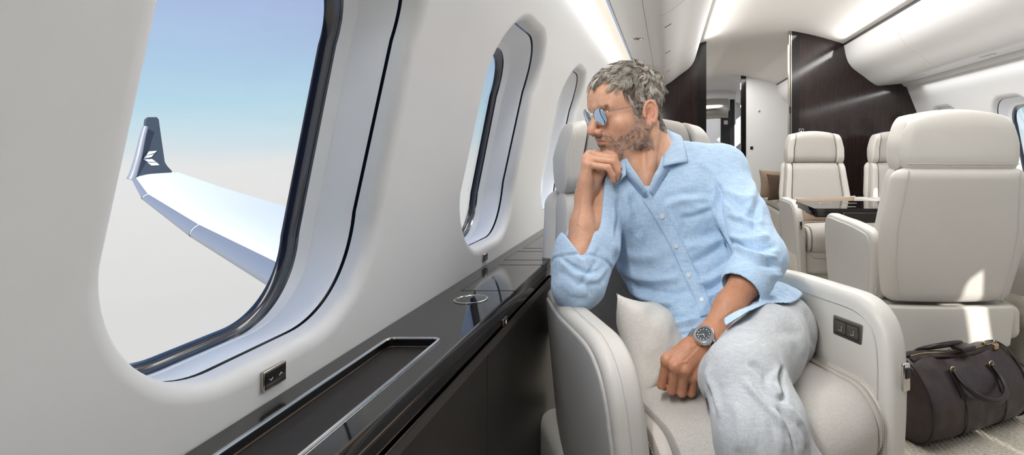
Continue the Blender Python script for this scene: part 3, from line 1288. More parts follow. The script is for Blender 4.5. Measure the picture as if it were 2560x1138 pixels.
class Field:
    def __init__(s):
        s.items = []

    def put(s, op, fn, c, R, k):
        s.items.append((op, fn, np.asarray(c, float), R, k))
        return s

    # -- primitives -------------------------------------------------------
    def cone(s, a, b, ra, rb, k=.01, op='add', sq=None):
        """tapered limb from a to b; sq = (unit axis, factor): flatten along axis by factor (<1 thinner)"""
        a, b = np.asarray(a, float), np.asarray(b, float)
        ba = b - a
        L2 = float(ba @ ba) + 1e-12
        mid = (a + b) / 2
        if sq is not None:
            ax = np.asarray(sq[0], float)
            ax = ax / np.linalg.norm(ax)
            fac = sq[1]

        def fn(p):
            pa = p - a
            t = np.clip(pa @ ba / L2, 0, 1)
            d = pa - t[:, None] * ba
            if sq is not None:
                c = d @ ax
                d = d + np.outer(c * (1 / fac - 1), ax)
            dist = np.sqrt((d * d).sum(1))
            r = ra + (rb - ra) * t
            v = dist - r
            if sq is not None:
                v = np.where(v > 0, v * min(fac, 1) if fac < 1 else v, v * min(fac, 1))
            return v
        return s.put(op, fn, mid, math.sqrt(L2) / 2 + max(ra, rb) * 1.05, k)

    def ball(s, c, r, k=.01, op='add'):
        c = np.asarray(c, float)
        return s.put(op, lambda p: np.sqrt(((p - c)**2).sum(1)) - r, c, r, k)

    def ell(s, c, rad, R=None, k=.01, op='add'):
        c = np.asarray(c, float)
        rad = np.asarray(rad, float)
        Rm = np.eye(3) if R is None else np.asarray(R, float)

        def fn(p):
            q = (p - c) @ Rm
            k0 = np.sqrt(((q / rad)**2).sum(1))
            k1 = np.sqrt(((q / rad**2)**2).sum(1)) + 1e-9
            return k0 * (k0 - 1) / k1
        return s.put(op, fn, c, float(rad.max()), k)

    def box(s, c, half, r, R=None, k=.01, op='add'):
        c = np.asarray(c, float)
        half = np.asarray(half, float)
        Rm = np.eye(3) if R is None else np.asarray(R, float)

        def fn(p):
            q = np.abs((p - c) @ Rm) - (half - r)
            return np.sqrt((np.maximum(q, 0)**2).sum(1)) + np.minimum(q.max(1), 0) - r
        return s.put(op, fn, c, float(np.linalg.norm(half)), k)

    def chain(s, pts, rs, k=.01, kin=None, sq=None):
        for i in range(len(pts) - 1):
            s.cone(pts[i], pts[i + 1], rs[i], rs[i + 1], k if i == 0 or kin is None else kin, sq=sq)
        return s

    # -- evaluation -------------------------------------------------------
    def ev(s, p, c=None, rad=None):
        d = np.full(len(p), .06)
        for (op, fn, cc, R, k) in s.items:
            if c is not None and np.linalg.norm(cc - c) > rad + R + k + .004:
                continue
            v = fn(p)
            if op == 'add':
                d = smin(d, v, k)
            elif op == 'sub':
                d = smax(d, -v, k)
            elif op == 'cut':
                d = smax(d, v, k)
        return d

    def ev_far(s, p):
        """evaluate scattered points in small spatial groups"""
        out = np.empty(len(p))
        B = .05
        key = np.floor(p / B).astype(np.int64)
        code = key[:, 0] * 73856093 ^ key[:, 1] * 19349663 ^ key[:, 2] * 83492791
        order = np.argsort(code, kind='stable')
        cs = code[order]
        cut = np.flatnonzero(np.diff(cs)) + 1
        for idx in np.split(order, cut):
            q = p[idx]
            c = (q.min(0) + q.max(0)) / 2
            out[idx] = s.ev(q, c, float(np.linalg.norm(q.max(0) - q.min(0))) / 2)
        return out

    def grad(s, p, e=.0006):
        g = np.empty_like(p)
        for i in range(3):
            q = p.copy()
            q[:, i] += e
            r = p.copy()
            r[:, i] -= e
            g[:, i] = s.ev_far(q) - s.ev_far(r)
        return g / (2 * e)

    def mesh(s, lo, hi, h, project=2, blk=20):
        lo, hi = np.asarray(lo, float), np.asarray(hi, float)
        N = np.ceil((hi - lo) / h).astype(int) + 1
        A = np.full(tuple(N), .05, np.float32)
        for i in range(0, N[0], blk):
            for j in range(0, N[1], blk):
                for l in range(0, N[2], blk):
                    i2, j2, l2 = min(i + blk, N[0]), min(j + blk, N[1]), min(l + blk, N[2])
                    c = lo + h * np.array([(i + i2 - 1) / 2, (j + j2 - 1) / 2, (l + l2 - 1) / 2])
                    rad = h * math.sqrt((i2 - i)**2 + (j2 - j)**2 + (l2 - l)**2) / 2
                    near = any(op == 'add' and np.linalg.norm(cc - c) < rad + R + .004 for (op, fn, cc, R, k) in s.items)
                    if not near:
                        continue
                    X, Y, Z = np.meshgrid(lo[0] + h * np.arange(i, i2), lo[1] + h * np.arange(j, j2), lo[2] + h * np.arange(l, l2), indexing='ij')
                    p = np.stack([X.ravel(), Y.ravel(), Z.ravel()], 1)
                    A[i:i2, j:j2, l:l2] = s.ev(p, c, rad).reshape(X.shape)
        v, f = surface_nets(A, lo, h)
        for _ in range(project):
            d = s.ev_far(v)
            g = s.grad(v)
            g2 = (g * g).sum(1) + 1e-6
            st = np.clip(d / g2, -h, h)
            v = v - g * st[:, None] * .8
        return v, f


def surface_nets(A, lo, h):
    S = A < 0
    n = S.shape
    act = np.zeros(tuple(k - 1 for k in n), bool)
    allin = np.ones_like(act)
    for dx in (0, 1):
        for dy in (0, 1):
            for dz in (0, 1):
                q = S[dx:n[0] - 1 + dx, dy:n[1] - 1 + dy, dz:n[2] - 1 + dz]
                act |= q
                allin &= q
    act &= ~allin
    ci, cj, cl = np.nonzero(act)
    idx = np.full(act.shape, -1, np.int32)
    idx[ci, cj, cl] = np.arange(len(ci))
    acc = np.zeros((len(ci), 3))
    cnt = np.zeros(len(ci))
    corners = [(a, b, c) for a in (0, 1) for b in (0, 1) for c in (0, 1)]
    for a in corners:
        for ax in range(3):
            if a[ax] == 1:
                continue
            b = list(a)
            b[ax] = 1
            fa = A[ci + a[0], cj + a[1], cl + a[2]].astype(float)
            fb = A[ci + b[0], cj + b[1], cl + b[2]].astype(float)
            cr = (fa < 0) != (fb < 0)
            t = np.where(cr, fa / np.where(cr, fa - fb, 1), 0)
            for d in range(3):
                acc[:, d] += np.where(cr, a[d] + (t if d == ax else 0), 0)
            cnt += cr
    pos = np.stack([ci, cj, cl], 1) + acc / cnt[:, None]
    v = lo + pos * h
    faces = []
    for ax in range(3):
        o1, o2 = (ax + 1) % 3, (ax + 2) % 3
        sl0 = [slice(None)] * 3
        sl1 = [slice(None)] * 3
        sl0[ax] = slice(0, n[ax] - 1)
        sl1[ax] = slice(1, n[ax])
        X = S[tuple(sl0)] != S[tuple(sl1)]
        e = np.array(np.nonzero(X)).T
        ok = (e[:, o1] > 0) & (e[:, o2] > 0) & (e[:, o1] < n[o1] - 1) & (e[:, o2] < n[o2] - 1)
        e = e[ok]
        ins = S[e[:, 0], e[:, 1], e[:, 2]]
        q = []
        for (da, db) in ((-1, -1), (0, -1), (0, 0), (-1, 0)):
            c = e.copy()
            c[:, o1] += da
            c[:, o2] += db
            q.append(idx[c[:, 0], c[:, 1], c[:, 2]])
        q = np.stack(q, 1)
        q[~ins] = q[~ins][:, ::-1]
        faces.append(q)
    f = np.concatenate(faces)
    f = f[(f >= 0).all(1)]
    return v, f


def quad_mesh(name, v, f, m, parent=None):
    """fast mesh creation from numpy quads (world coordinates)"""
    me = bpy.data.meshes.new(name)
    nf = len(f)
    me.vertices.add(len(v))
    me.vertices.foreach_set('co', v.astype(np.float32).ravel())
    me.loops.add(nf * 4)
    me.loops.foreach_set('vertex_index', f.astype(np.int32).ravel())
    me.polygons.add(nf)
    me.polygons.foreach_set('loop_start', np.arange(0, nf * 4, 4, dtype=np.int32))
    me.polygons.foreach_set('use_smooth', np.ones(nf, bool))
    me.materials.append(M(m))
    me.update(calc_edges=True)
    me.validate()
    o = bpy.data.objects.new(name, me)
    COL.objects.link(o)
    if parent is not None:
        o.parent = parent
        o.matrix_parent_inverse = wmat(parent).inverted()
    return o


def vnormals(v, f):
    a, b, c, d = (v[f[:, i]] for i in range(4))
    n = np.cross(c - a, d - b)
    out = np.zeros_like(v)
    for i in range(4):
        np.add.at(out, f[:, i], n)
    return out / (np.linalg.norm(out, axis=1)[:, None] + 1e-12)


def relax(v, f, it=1, w=.5):
    for _ in range(it):
        acc = np.zeros_like(v)
        cnt = np.zeros(len(v))
        for i in range(4):
            j = (i + 1) % 4
            np.add.at(acc, f[:, i], v[f[:, j]])
            np.add.at(acc, f[:, j], v[f[:, i]])
            np.add.at(cnt, f[:, i], 1)
            np.add.at(cnt, f[:, j], 1)
        v = v * (1 - w) + acc / cnt[:, None] * w
    return v


def vnoise(p, seed=0):
    """cheap smooth value noise in [-1,1]"""
    rng = np.random.RandomState(seed)
    T = rng.rand(32, 32, 32) * 2 - 1
    i = np.floor(p).astype(int)
    u = p - i
    u = u * u * (3 - 2 * u)
    out = 0
    for a in (0, 1):
        for b in (0, 1):
            for c in (0, 1):
                w = (u[:, 0] if a else 1 - u[:, 0]) * (u[:, 1] if b else 1 - u[:, 1]) * (u[:, 2] if c else 1 - u[:, 2])
                out = out + w * T[(i[:, 0] + a) % 32, (i[:, 1] + b) % 32, (i[:, 2] + c) % 32]
    return out


def polydist(q, line):
    """distance of 2D points to a polyline and position 0..1 along it"""
    line = np.asarray(line, float)
    best = np.full(len(q), 1e9)
    pos = np.zeros(len(q))
    L = np.concatenate([[0], np.cumsum(np.linalg.norm(np.diff(line, axis=0), axis=1))])
    side = np.zeros(len(q))
    for i in range(len(line) - 1):
        a, b = line[i], line[i + 1]
        ba = b - a
        t = np.clip(((q - a) @ ba) / (ba @ ba), 0, 1)
        dv = q - a - t[:, None] * ba
        d = np.sqrt((dv * dv).sum(1))
        m = d < best
        best = np.where(m, d, best)
        pos = np.where(m, (L[i] + t * (L[i + 1] - L[i])) / L[-1], pos)
        side = np.where(m, np.sign(ba[0] * dv[:, 1] - ba[1] * dv[:, 0]), side)
    return best, pos, side


def to_px(v):
    return np.stack([PX + v[:, 0] / v[:, 1] * F, PY - (v[:, 2] - CAM_Z) / v[:, 1] * F], 1)

# ================================================================== the man
def rot(yaw, pitch, roll=0):
    cy, sy, cp, sp_, cr, sr = math.cos(yaw), math.sin(yaw), math.cos(pitch), math.sin(pitch), math.cos(roll), math.sin(roll)
    Rz = np.array([[cy, -sy, 0], [sy, cy, 0], [0, 0, 1]])
    Rx = np.array([[1, 0, 0], [0, cp, -sp_], [0, sp_, cp]])
    Ry = np.array([[cr, 0, sr], [0, 1, 0], [-sr, 0, cr]])
    return Rz @ Rx @ Ry


HC = P(1570, 270, 1.50)
HR = rot(math.radians(-55), math.radians(13), math.radians(2))
HS = 1.03


def H(x, y, z):
    return HC + HR @ (np.array((x, y, z)) * HS)


def HL(p):
    return ((p - HC) @ HR) / HS


B = Field()
hs = HS
# ---- skull and face
B.ell(H(0, .012, .030), np.array((.0745, .094, .080)) * hs, HR, .01)
B.ell(H(0, -.043, .030), np.array((.066, .062, .062)) * hs, HR, .02)          # forehead
B.ell(H(0, -.032, -.035), np.array((.062, .063, .080)) * hs, HR, .02)          # face block
for s in (-1, 1):
    B.cone(H(s * .052, .008, -.050), H(s * .050, -.002, -.072), .017 * hs, .016 * hs, .025)
    B.cone(H(s * .050, -.002, -.072), H(s * .015, -.076, -.104), .016 * hs, .017 * hs, .022)
    B.ell(H(s * .045, -.056, -.028), np.array((.021, .022, .020)) * hs, HR, .02)      # cheek bone
    B.cone(H(s * .014, -.097, .018), H(s * .044, -.077, .020), .0090 * hs, .008 * hs, .012)   # brow
B.ball(H(0, -.080, -.103), .018 * hs, .016)                                        # chin
B.ell(H(0, -.078, -.064), np.array((.030, .022, .024)) * hs, HR, .018)         # muzzle
for s in (-1, 1):
    B.ball(H(s * .033, -.099, -.001), .0145 * hs, .014, 'sub')                     # eye hollow
    B.ball(H(s * .032, -.0765, -.001), .0135 * hs, .004)                          # eyeball + lids
# ---- nose
B.cone(H(0, -.088, .012), H(0, -.115, -.034), .0085 * hs, .0105 * hs, .012)
B.ball(H(0, -.116, -.037), .0108 * hs, .006)
for s in (-1, 1):
    B.ell(H(s * .0130, -.1015, -.0425), np.array((.0078, .0115, .0085)) * hs, HR, .006)
B.cone(H(0, -.100, -.046), H(0, -.112, -.044), .0055 * hs, .0055 * hs, .005)
for s in (-1, 1):
    B.ell(H(s * .0075, -.1055, -.0495), np.array((.0038, .0062, .0042)) * hs, HR, .003, 'sub')
# ---- lips
up = [H(-.026, -.083, -0.0670), H(-.012, -.0965, -0.0620), H(0, -.0985, -0.0630), H(.012, -.0965, -0.0620), H(.026, -.083, -0.0670)]
for i in range(4):
    B.cone(up[i], up[i + 1], (.003, .0045, .0045, .0045, .003)[i] * hs, (.003, .0045, .0045, .0045, .003)[i + 1] * hs, .004)
lo_ = [H(-.022, -.083, -0.0700), H(-.010, -.0955, -0.0730), H(.010, -.0955, -0.0730), H(.022, -.083, -0.0700)]
for i in range(3):
    B.cone(lo_[i], lo_[i + 1], (.003, .0055, .0055, .003)[i] * hs, (.003, .0055, .0055, .003)[i + 1] * hs, .004)
mo = [H(-.0275, -.0835, -0.0670), H(-.012, -.1005, -0.0677), H(.012, -.1005, -0.0677), H(.0275, -.0835, -0.0660)]
for i in range(3):
    B.cone(mo[i], mo[i + 1], .0013, .0013, .003, 'sub')
B.ell(H(0, -.099, -0.0835), np.array((.020, .007, .0045)) * hs, HR, .01, 'sub')          # dip under the lip
# smile folds
for s in (-1, 1):
    pts = [H(s * .020, -.097, -.044), H(s * .034, -.088, -.055), H(s * .037, -.080, -.070)]
    for i in range(2):
        B.cone(pts[i], pts[i + 1], .0022, .0018, .008, 'sub')
# ---- ears
for s in (-1, 1):
    Re = HR @ rot(-s * math.radians(20), math.radians(-10))
    ec = H(s * .0785, .012, -.018)
    B.ell(ec, np.array((.0070, .0185, .031)) * hs, Re, .005)
    e_ = lambda x, y, z: ec + Re @ (np.array((s * x, y, z)) * hs)
    ring = [e_(.0045, .0165 * math.cos(a) + .001, .0295 * math.sin(a) + .002) for a in np.linspace(-.9, PI + .35, 14)]
    B.ell(e_(.0078, -.001, -.003), np.array((.0072, .0108, .0190)) * hs, Re, .002, 'sub')
    for i in range(13):
        B.cone(ring[i], ring[i + 1], .0038 * hs, .0038 * hs, .002)
    anti = [e_(.003, .009 * math.cos(a) - .0, .016 * math.sin(a) + .004) for a in np.linspace(-.8, 1.9, 8)]
    for i in range(7):
        B.cone(anti[i], anti[i + 1], .0027 * hs, .0027 * hs, .002)
    B.ell(e_(.002, -.004, -.029), np.array((.0055, .0085, .0085)) * hs, Re, .005)     # lobe
    B.ball(e_(.003, -.0125, -.006), .0045 * hs, .004)                                  # tragus
    B.ell(e_(.006, -.005, -.004), np.array((.0075, .0048, .0075)) * hs, Re, .002, 'sub')
# ---- neck
NB = P(1648, 432, 1.565)
B.cone(H(0, .028, -.030), NB, .056, .064, .025)
B.cone(H(0, -.040, -.098), P(1614, 456, 1.487), .030, .028, .03)
# sterno-mastoid cord and throat
B.cone(H(.062, .030, -.045), P(1624, 464, 1.472), .013, .010, .018)
B.cone(H(-.058, .030, -.05), P(1606, 466, 1.474), .013, .009, .018)
B.cone(NB, P(1665, 520, 1.59), .066, .085, .05)
# ---- trunk and limbs under the clothes
SL, SR = P(1808, 430, 1.56), P(1508, 480, 1.50)
EL, ER = P(1904, 645, 1.345), P(1440, 712, 1.285)
WL_, WR = P(1774, 842, 1.185), P(1459, 488, 1.405)
T1, T2, T3, T4 = P(1666, 505, 1.575), P(1692, 622, 1.57), P(1745, 730, 1.545), P(1820, 805, 1.53)
HIPL, HIPR = P(1940, 828, 1.46), P(1765, 842, 1.51)
KNL, KNR = P(1856, 935, 1.03), np.array((.190, 1.085, .525))
ANL, ANR = np.array((.195, .955, .10)), np.array((.30, 1.02, .10))
B.cone(T1, T2, .125, .12, .04, sq=((0, 1, 0), .72))
B.cone(T2, T3, .12, .11, .04, sq=((0, 1, 0), .75))
B.cone(T3, T4, .11, .115, .04, sq=((0, 1, 0), .75))
B.cone(P(1608, 478, 1.502), P(1640, 520, 1.535), .032, .040, .04)      # upper breastbone
B.cone(T1, SL, .07, .05, .04)
B.cone(T1, SR, .07, .05, .04)
for hip, kn, an in ((HIPL, KNL, ANL), (HIPR, KNR, ANR)):
    B.cone(T4, hip, .09, .075, .04)
    B.cone(hip, kn, .072, .05, .03)
    B.cone(kn, an, .048, .034, .02)
    B.cone(an, an + np.array((.03, -.16, -.055)), .036, .03, .02)
B.cone(SL, EL, .048, .040, .02)
B.cone(SR, ER, .048, .040, .02)


def forearm(E, Wr, n, r0=.036, r1=.0255, e0=.037, r2=.031, rw=.0275):
    d = Wr - E
    m = E + d * .28
    B.cone(E, m, e0, r0 + .001, .02)
    B.cone(m, E + d * .65, r0 + .001, r2 + .001, .02, sq=(n, .88))
    B.cone(E + d * .65, Wr, r2, rw, .018, sq=(n, .78))


nR = np.array((-.75, -.65, .1))
nL = np.array((-.15, -.80, .55))
forearm(EL, WL_, nL)
forearm(ER, WR, nR, .0315, e0=.034, r2=.0275, rw=.0245)
B.cone(P(1470, 470, 1.415), P(1498, 430, 1.432), .020, .017, .012)      # ball of the thumb


def hand(Wr, K, PIP, DIP, TIP, th, n, palm=.0118, fr=(.0103, .0095, .0086, .0076), back=.3):
    K, PIP, DIP, TIP = (np.asarray(q) for q in (K, PIP, DIP, TIP))
    for i in range(4):
        w = Wr + (K[i] - K[1:3].mean(0)) * .48
        B.cone(w, K[i], .0150, palm, .014)
    B.cone(K[0], K[3], palm * .93, palm * .80, .008)
    B.cone((Wr * .5 + K[0] * .5), (Wr * .5 + K[3] * .5), .0145, .0130, .014)
    sc_ = (1.0, 1.02, .98, .88)
    for i in range(4):
        a = fr[0] * sc_[i]
        b, c, d = fr[1] * sc_[i], fr[2] * sc_[i], fr[3] * sc_[i]
        B.ball(K[i] - n * .0005, a * 1.07, .006)
        B.cone(K[i], PIP[i], a, b, .0045)
        B.cone(PIP[i], DIP[i], b * 1.02, c, .003)
        B.cone(DIP[i], TIP[i], c, d, .003)
    B.cone(th[0], th[1], .019, .0135, .014)
    B.cone(th[1], th[2], .0125, .0112, .005)
    B.cone(th[2], th[3], .0112, .0092, .004)
    # extensor cords fanning over the back of the hand
    for i in range(4):
        B.cone(Wr + (K[i] - Wr) * .35 + n * .0118, K[i] + n * .0085, .0022, .0026, .007)


# right hand under the chin: knuckles up, fingers curling towards the throat, thumb on the far side
KR = [P(1488, 388, 1.447), P(1473, 388, 1.428), P(1467, 396, 1.409), P(1470, 412, 1.392)]
PR = [P(1531, 392, 1.447), P(1535, 395, 1.426), P(1533, 404, 1.405), P(1520, 419, 1.388)]
DR = [P(1541, 414, 1.452), P(1546, 418, 1.431), P(1544, 428, 1.409), P(1531, 438, 1.392)]
TR = [P(1527, 424, 1.456), P(1532, 431, 1.435), P(1541, 446, 1.413), P(1533, 452, 1.396)]
hand(WR, KR, PR, DR, TR, [P(1476, 470, 1.430), P(1506, 442, 1.462), P(1525, 420, 1.472), P(1536, 400, 1.470)], np.array((-.70, -.62, .35)) / 1.0)
# left fist on the cushion: knuckles towards the viewer, fingers folded under, thumb behind on the left
KL = [P(1668, 900, 1.150), P(1690, 916, 1.138), P(1714, 926, 1.138), P(1737, 941, 1.148)]
PL = [P(1655, 961, 1.163), P(1680, 974, 1.153), P(1705, 981, 1.153), P(1729, 982, 1.162)]
DL = [P(1662, 965, 1.188), P(1686, 974, 1.180), P(1709, 978, 1.180), P(1731, 978, 1.186)]
TL = [P(1672, 944, 1.197), P(1693, 952, 1.192), P(1714, 956, 1.192), P(1735, 958, 1.196)]
hand(WL_, KL, PL, DL, TL, [P(1752, 880, 1.215), P(1690, 905, 1.205), P(1672, 930, 1.212), P(1690, 950, 1.214)], np.array((-.30, -.85, .42)), palm=.0125, fr=(.0110, .0102, .0090, .0080))

bv, bf = B.mesh((-.30, .70, .0), (.46, 1.72, 1.34), .0021)
bn = vnormals(bv, bf)

# ---- skin colour: warmer ears, nose, knuckles, lips; sun-tanned forearms; fine mottling
L = HL(bv)
base = np.array(lin(222, 172, 142)[:3])
tan_ = np.array(lin(172, 118, 88)[:3])
red = np.array(lin(205, 128, 106)[:3])
lip = np.array(lin(196, 134, 120)[:3])
grey = np.array(lin(150, 118, 102)[:3])
colr = np.tile(base, (len(bv), 1))


def blend(c, w):
    global colr
    w = np.clip(w, 0, 1)[:, None]
    colr = colr * (1 - w) + np.asarray(c) * w


def seg_d(p, a, b):
    ba = b - a
    t = np.clip((p - a) @ ba / (ba @ ba), 0, 1)
    return np.linalg.norm(p - a - t[:, None] * ba, axis=1)


head_w = np.clip((bv[:, 2] - 1.0) / .03, 0, 1) * (np.linalg.norm(bv - HC, axis=1) < .17)
blend(tan_, np.clip((.11 - seg_d(bv, EL, WL_)) / .03, 0, 1) * .85)
blend(tan_, np.clip((.10 - np.linalg.norm(bv - np.mean(KL, 0), axis=1)) / .03, 0, 1) * .8)
blend(tan_, np.clip((.06 - seg_d(bv, ER, WR)) / .03, 0, 1) * .35)
blend(tan_, np.clip((1.02 - bv[:, 2]) / .05, 0, 1) * (np.linalg.norm(bv - P(1620, 450, 1.45), axis=1) < .12) * .6)


def spot(c, r, col, w):
    d = np.linalg.norm(L - np.array(c), axis=1)
    blend(col, np.exp(-(d / r)**2) * w)


for s in (-1, 1):
    spot((s * .078, .015, -.015), .030, red, .45)
    spot((s * .045, -.07, -.03), .022, red, .25)
spot((0, -.115, -.038), .018, red, .35)
for q in list(KR) + list(PR) + list(KL) + list(PL):
    blend(red, np.exp(-(np.linalg.norm(bv - q, axis=1) / .011)**2) * .35)
lw = (np.abs(L[:, 0]) < .026) * (L[:, 1] < -.083) * np.clip(1.2 - np.abs(L[:, 2] + .068) / (.0085 * (1 - (np.abs(L[:, 0]) / .030)**2) + 1e-4), 0, 1)
blend(lip, lw * 1.2 * head_w)


def beard_mask(L):
    x, y, z = np.abs(L[:, 0]), L[:, 1], L[:, 2]
    side = (y < .006 - .30 * (z + .06)) & (z < interp(y, [-.11, -.09, -.075, -.055, -.03, -.005, .02], [-.047, -.048, -.060, -.060, -.040, -.016, -.0])) & (z > -.121) & ~((y > -.062) & (z < -.094 - .25 * (y + .062)))
    lipz = (x < .025) & (y < -.080) & (np.abs(z + .068) < .0072)
    nose = (x < .02) & (y < -.088) & (z > -.048)
    up_ = (y > .012)
    return side & ~lipz & ~nose & ~up_


hand_d = np.min([seg_d(bv, a, b) for a, b in list(zip(KR, PR)) + list(zip(PR, DR)) + list(zip(DR, TR)) + [(WR, q) for q in KR] + [(P(1506, 442, 1.462), P(1536, 400, 1.470))]], axis=0)
bm_ = beard_mask(L) & (head_w > .5) & (hand_d > .0175)
bw = bm_.astype(float)
for _ in range(6):
    acc = np.zeros(len(bv))
    cnt = np.zeros(len(bv))
    for i in range(4):
        j = (i + 1) % 4
        np.add.at(acc, bf[:, i], bw[bf[:, j]])
        np.add.at(cnt, bf[:, i], 1)
    bw = bw * .4 + .6 * acc / np.maximum(cnt, 1)
blend(grey, bw * .38)
colr *= (1 + .05 * vnoise(bv * 90, 3) + .05 * vnoise(bv * 260, 4) + .03 * vnoise(bv * 30, 5))[:, None]

# skin relief: knuckle creases, wrinkles by the eye, forehead lines, veins
disp = .00022 * vnoise(bv * 420, 8) + .00018 * vnoise(bv * 210, 9)
for k in range(4):
    a = np.array((.050, -.066, .004 - k * .007)) if k else np.array((.048, -.068, .004))
for s in (-1, 1):
    for ang in (-.5, -.15, .2, .5):
        a = H(s * .049, -.062, -.004)
        b = H(s * (.049 + .012), -.040 , -.004 - .022 * math.sin(ang) - .006)
        disp -= .0007 * np.exp(-(seg_d(bv, a, b) / .0013)**2)
for zf in (.045, .058):
    dd = np.abs(L[:, 2] - zf - .003 * np.sin(L[:, 0] * 60))
    disp -= .00045 * np.exp(-(dd / .0014)**2) * (L[:, 1] < -.06) * (np.abs(L[:, 0]) < .045)
for a, b in ((P(1750, 868, 1.15), P(1716, 905, 1.12)), (P(1738, 862, 1.15), P(1690, 892, 1.12)), (P(1716, 905, 1.12), P(1700, 908, 1.12)), (P(1800, 800, 1.16), P(1830, 775, 1.2)),
             (P(1445, 560, 1.29), P(1458, 500, 1.36)), (P(1455, 470, 1.38), P(1474, 410, 1.39))):
    q = to_px(bv)
    d2, _, _ = polydist(q, [to_px(a[None])[0], to_px(b[None])[0]])
    disp += .0011 * np.exp(-(d2 / 3.2)**2) * (bn[:, 1] < -.2)
bv = bv + bn * disp[:, None]


def _skin(m, t, b):
    at = nd(t, 'ShaderNodeAttribute')
    at.attribute_name = 'skin_tone'
    t.links.new(at.outputs['Color'], b.inputs['Base Color'])
    tc = nd(t, 'ShaderNodeTexCoord')
    n1 = nd(t, 'ShaderNodeTexVoronoi')
    n1.inputs['Scale'].default_value = 700
    t.links.new(tc.outputs['Object'], n1.inputs[0])
    bp = nd(t, 'ShaderNodeBump')
    bp.inputs['Strength'].default_value = .35
    bp.inputs['Distance'].default_value = .0004
    t.links.new(n1.outputs[0], bp.inputs['Height'])
    t.links.new(bp.outputs[0], b.inputs['Normal'])


mat('skin', (214, 168, 142), .46, spec=.4, sss=.12, extra=_skin)


def set_attr(o, name, c):
    at = o.data.attributes.new(name, 'FLOAT_COLOR', 'POINT')
    full = np.ones((len(c), 4), np.float32)
    full[:, :3] = c
    at.data.foreach_set('color', full.ravel())


man = quad_mesh('person', bv, bf, 'skin')
if len(man.data.vertices) == len(colr):
    set_attr(man, 'skin_tone', colr)
tag(man, 'man in a light blue shirt leaning on one elbow and looking out of the window', 'person')

# ================================================================== hair and beard: individual strands
from mathutils.bvhtree import BVHTree


def strands(name, curves, radii, parent, m, shade):
    k, n = curves.shape[:2]
    cd = bpy.data.hair_curves.new(name)
    cd.add_curves([n] * k)
    cd.attributes['position'].data.foreach_set('vector', curves.astype(np.float32).ravel())
    ra = cd.attributes.new('radius', 'FLOAT', 'POINT')
    ra.data.foreach_set('value', np.broadcast_to(radii, (k, n)).astype(np.float32).ravel())
    sa = cd.attributes.new('shade', 'FLOAT', 'CURVE')
    sa.data.foreach_set('value', shade.astype(np.float32))
    cd.materials.append(M(m))
    o = bpy.data.objects.new(name, cd)
    COL.objects.link(o)
    o.parent = parent
    o.matrix_parent_inverse = wmat(parent).inverted()
    return o


def hair_mat(name, stops, rough=.42):
    def f(m, t, b):
        at = nd(t, 'ShaderNodeAttribute')
        at.attribute_name = 'shade'
        rp = nd(t, 'ShaderNodeValToRGB')
        e = rp.color_ramp.elements
        while len(e) < len(stops):
            e.new(.5)
        for i, (p, c) in enumerate(stops):
            e[i].position = p
            e[i].color = lin(c)
        t.links.new(at.outputs['Fac'], rp.inputs[0])
        t.links.new(rp.outputs[0], b.inputs['Base Color'])
    return mat(name, (128, 120, 110), rough, spec=.4, extra=f)


hair_mat('hair_grey', [(0, (84, 76, 68)), (.3, (138, 129, 118)), (.65, (196, 188, 176)), (1, (236, 230, 218))])
hair_mat('beard_grey', [(0, (138, 108, 90)), (.4, (178, 150, 132)), (.75, (216, 202, 190)), (1, (240, 234, 228))])

rng = np.random.RandomState(11)
hx, hy, hz = L[:, 0], L[:, 1], L[:, 2]
r_c = np.linalg.norm(bv - HC, axis=1)
on_head = (r_c < .16) & (bv[:, 2] > 1.02)
# hairline: forehead, temple corner, sideburn, round the ear, nape
ang_front = np.abs(hx)
front_lim = interp(ang_front, [0, .02, .035, .048, .060, .068, .08], [.074, .075, .080, .072, .045, .030, .020])
line_z = np.where(hy < -.030, front_lim, 0)
line_y = interp(hy, [-.12, -.075, -.05, -.034, -.026, -.018, -.004, .010, .026, .034, .05, .07, .11], [.075, .074, .060, .030, -.010, -.038, -.030, .018, .012, -.035, -.068, -.078, -.075])
hairy = on_head & (hz > np.where(ang_front < .052, np.where(hy < -.02, front_lim, line_y), line_y)) & ~((ang_front > .066) & (np.abs(hy - .010) < .019) & (hz < .016) & (hz > -.06) & (ang_front > .071))
top_ids = np.flatnonzero(hairy)
_hw = hairy.astype(float)
for _ in range(5):
    _a, _c = np.zeros(len(bv)), np.zeros(len(bv))
    for _i in range(4):
        np.add.at(_a, bf[:, _i], _hw[bf[:, (_i + 1) % 4]])
        np.add.at(_c, bf[:, _i], 1)
    _hw = _hw * .4 + .6 * _a / np.maximum(_c, 1)
blend(lin(128, 112, 100)[:3], _hw * .75)
_full = np.ones((len(colr), 4), np.float32)
_full[:, :3] = colr
man.data.attributes['skin_tone'].data.foreach_set('color', _full.ravel())


def lnorm(i):
    return bn[i] @ HR


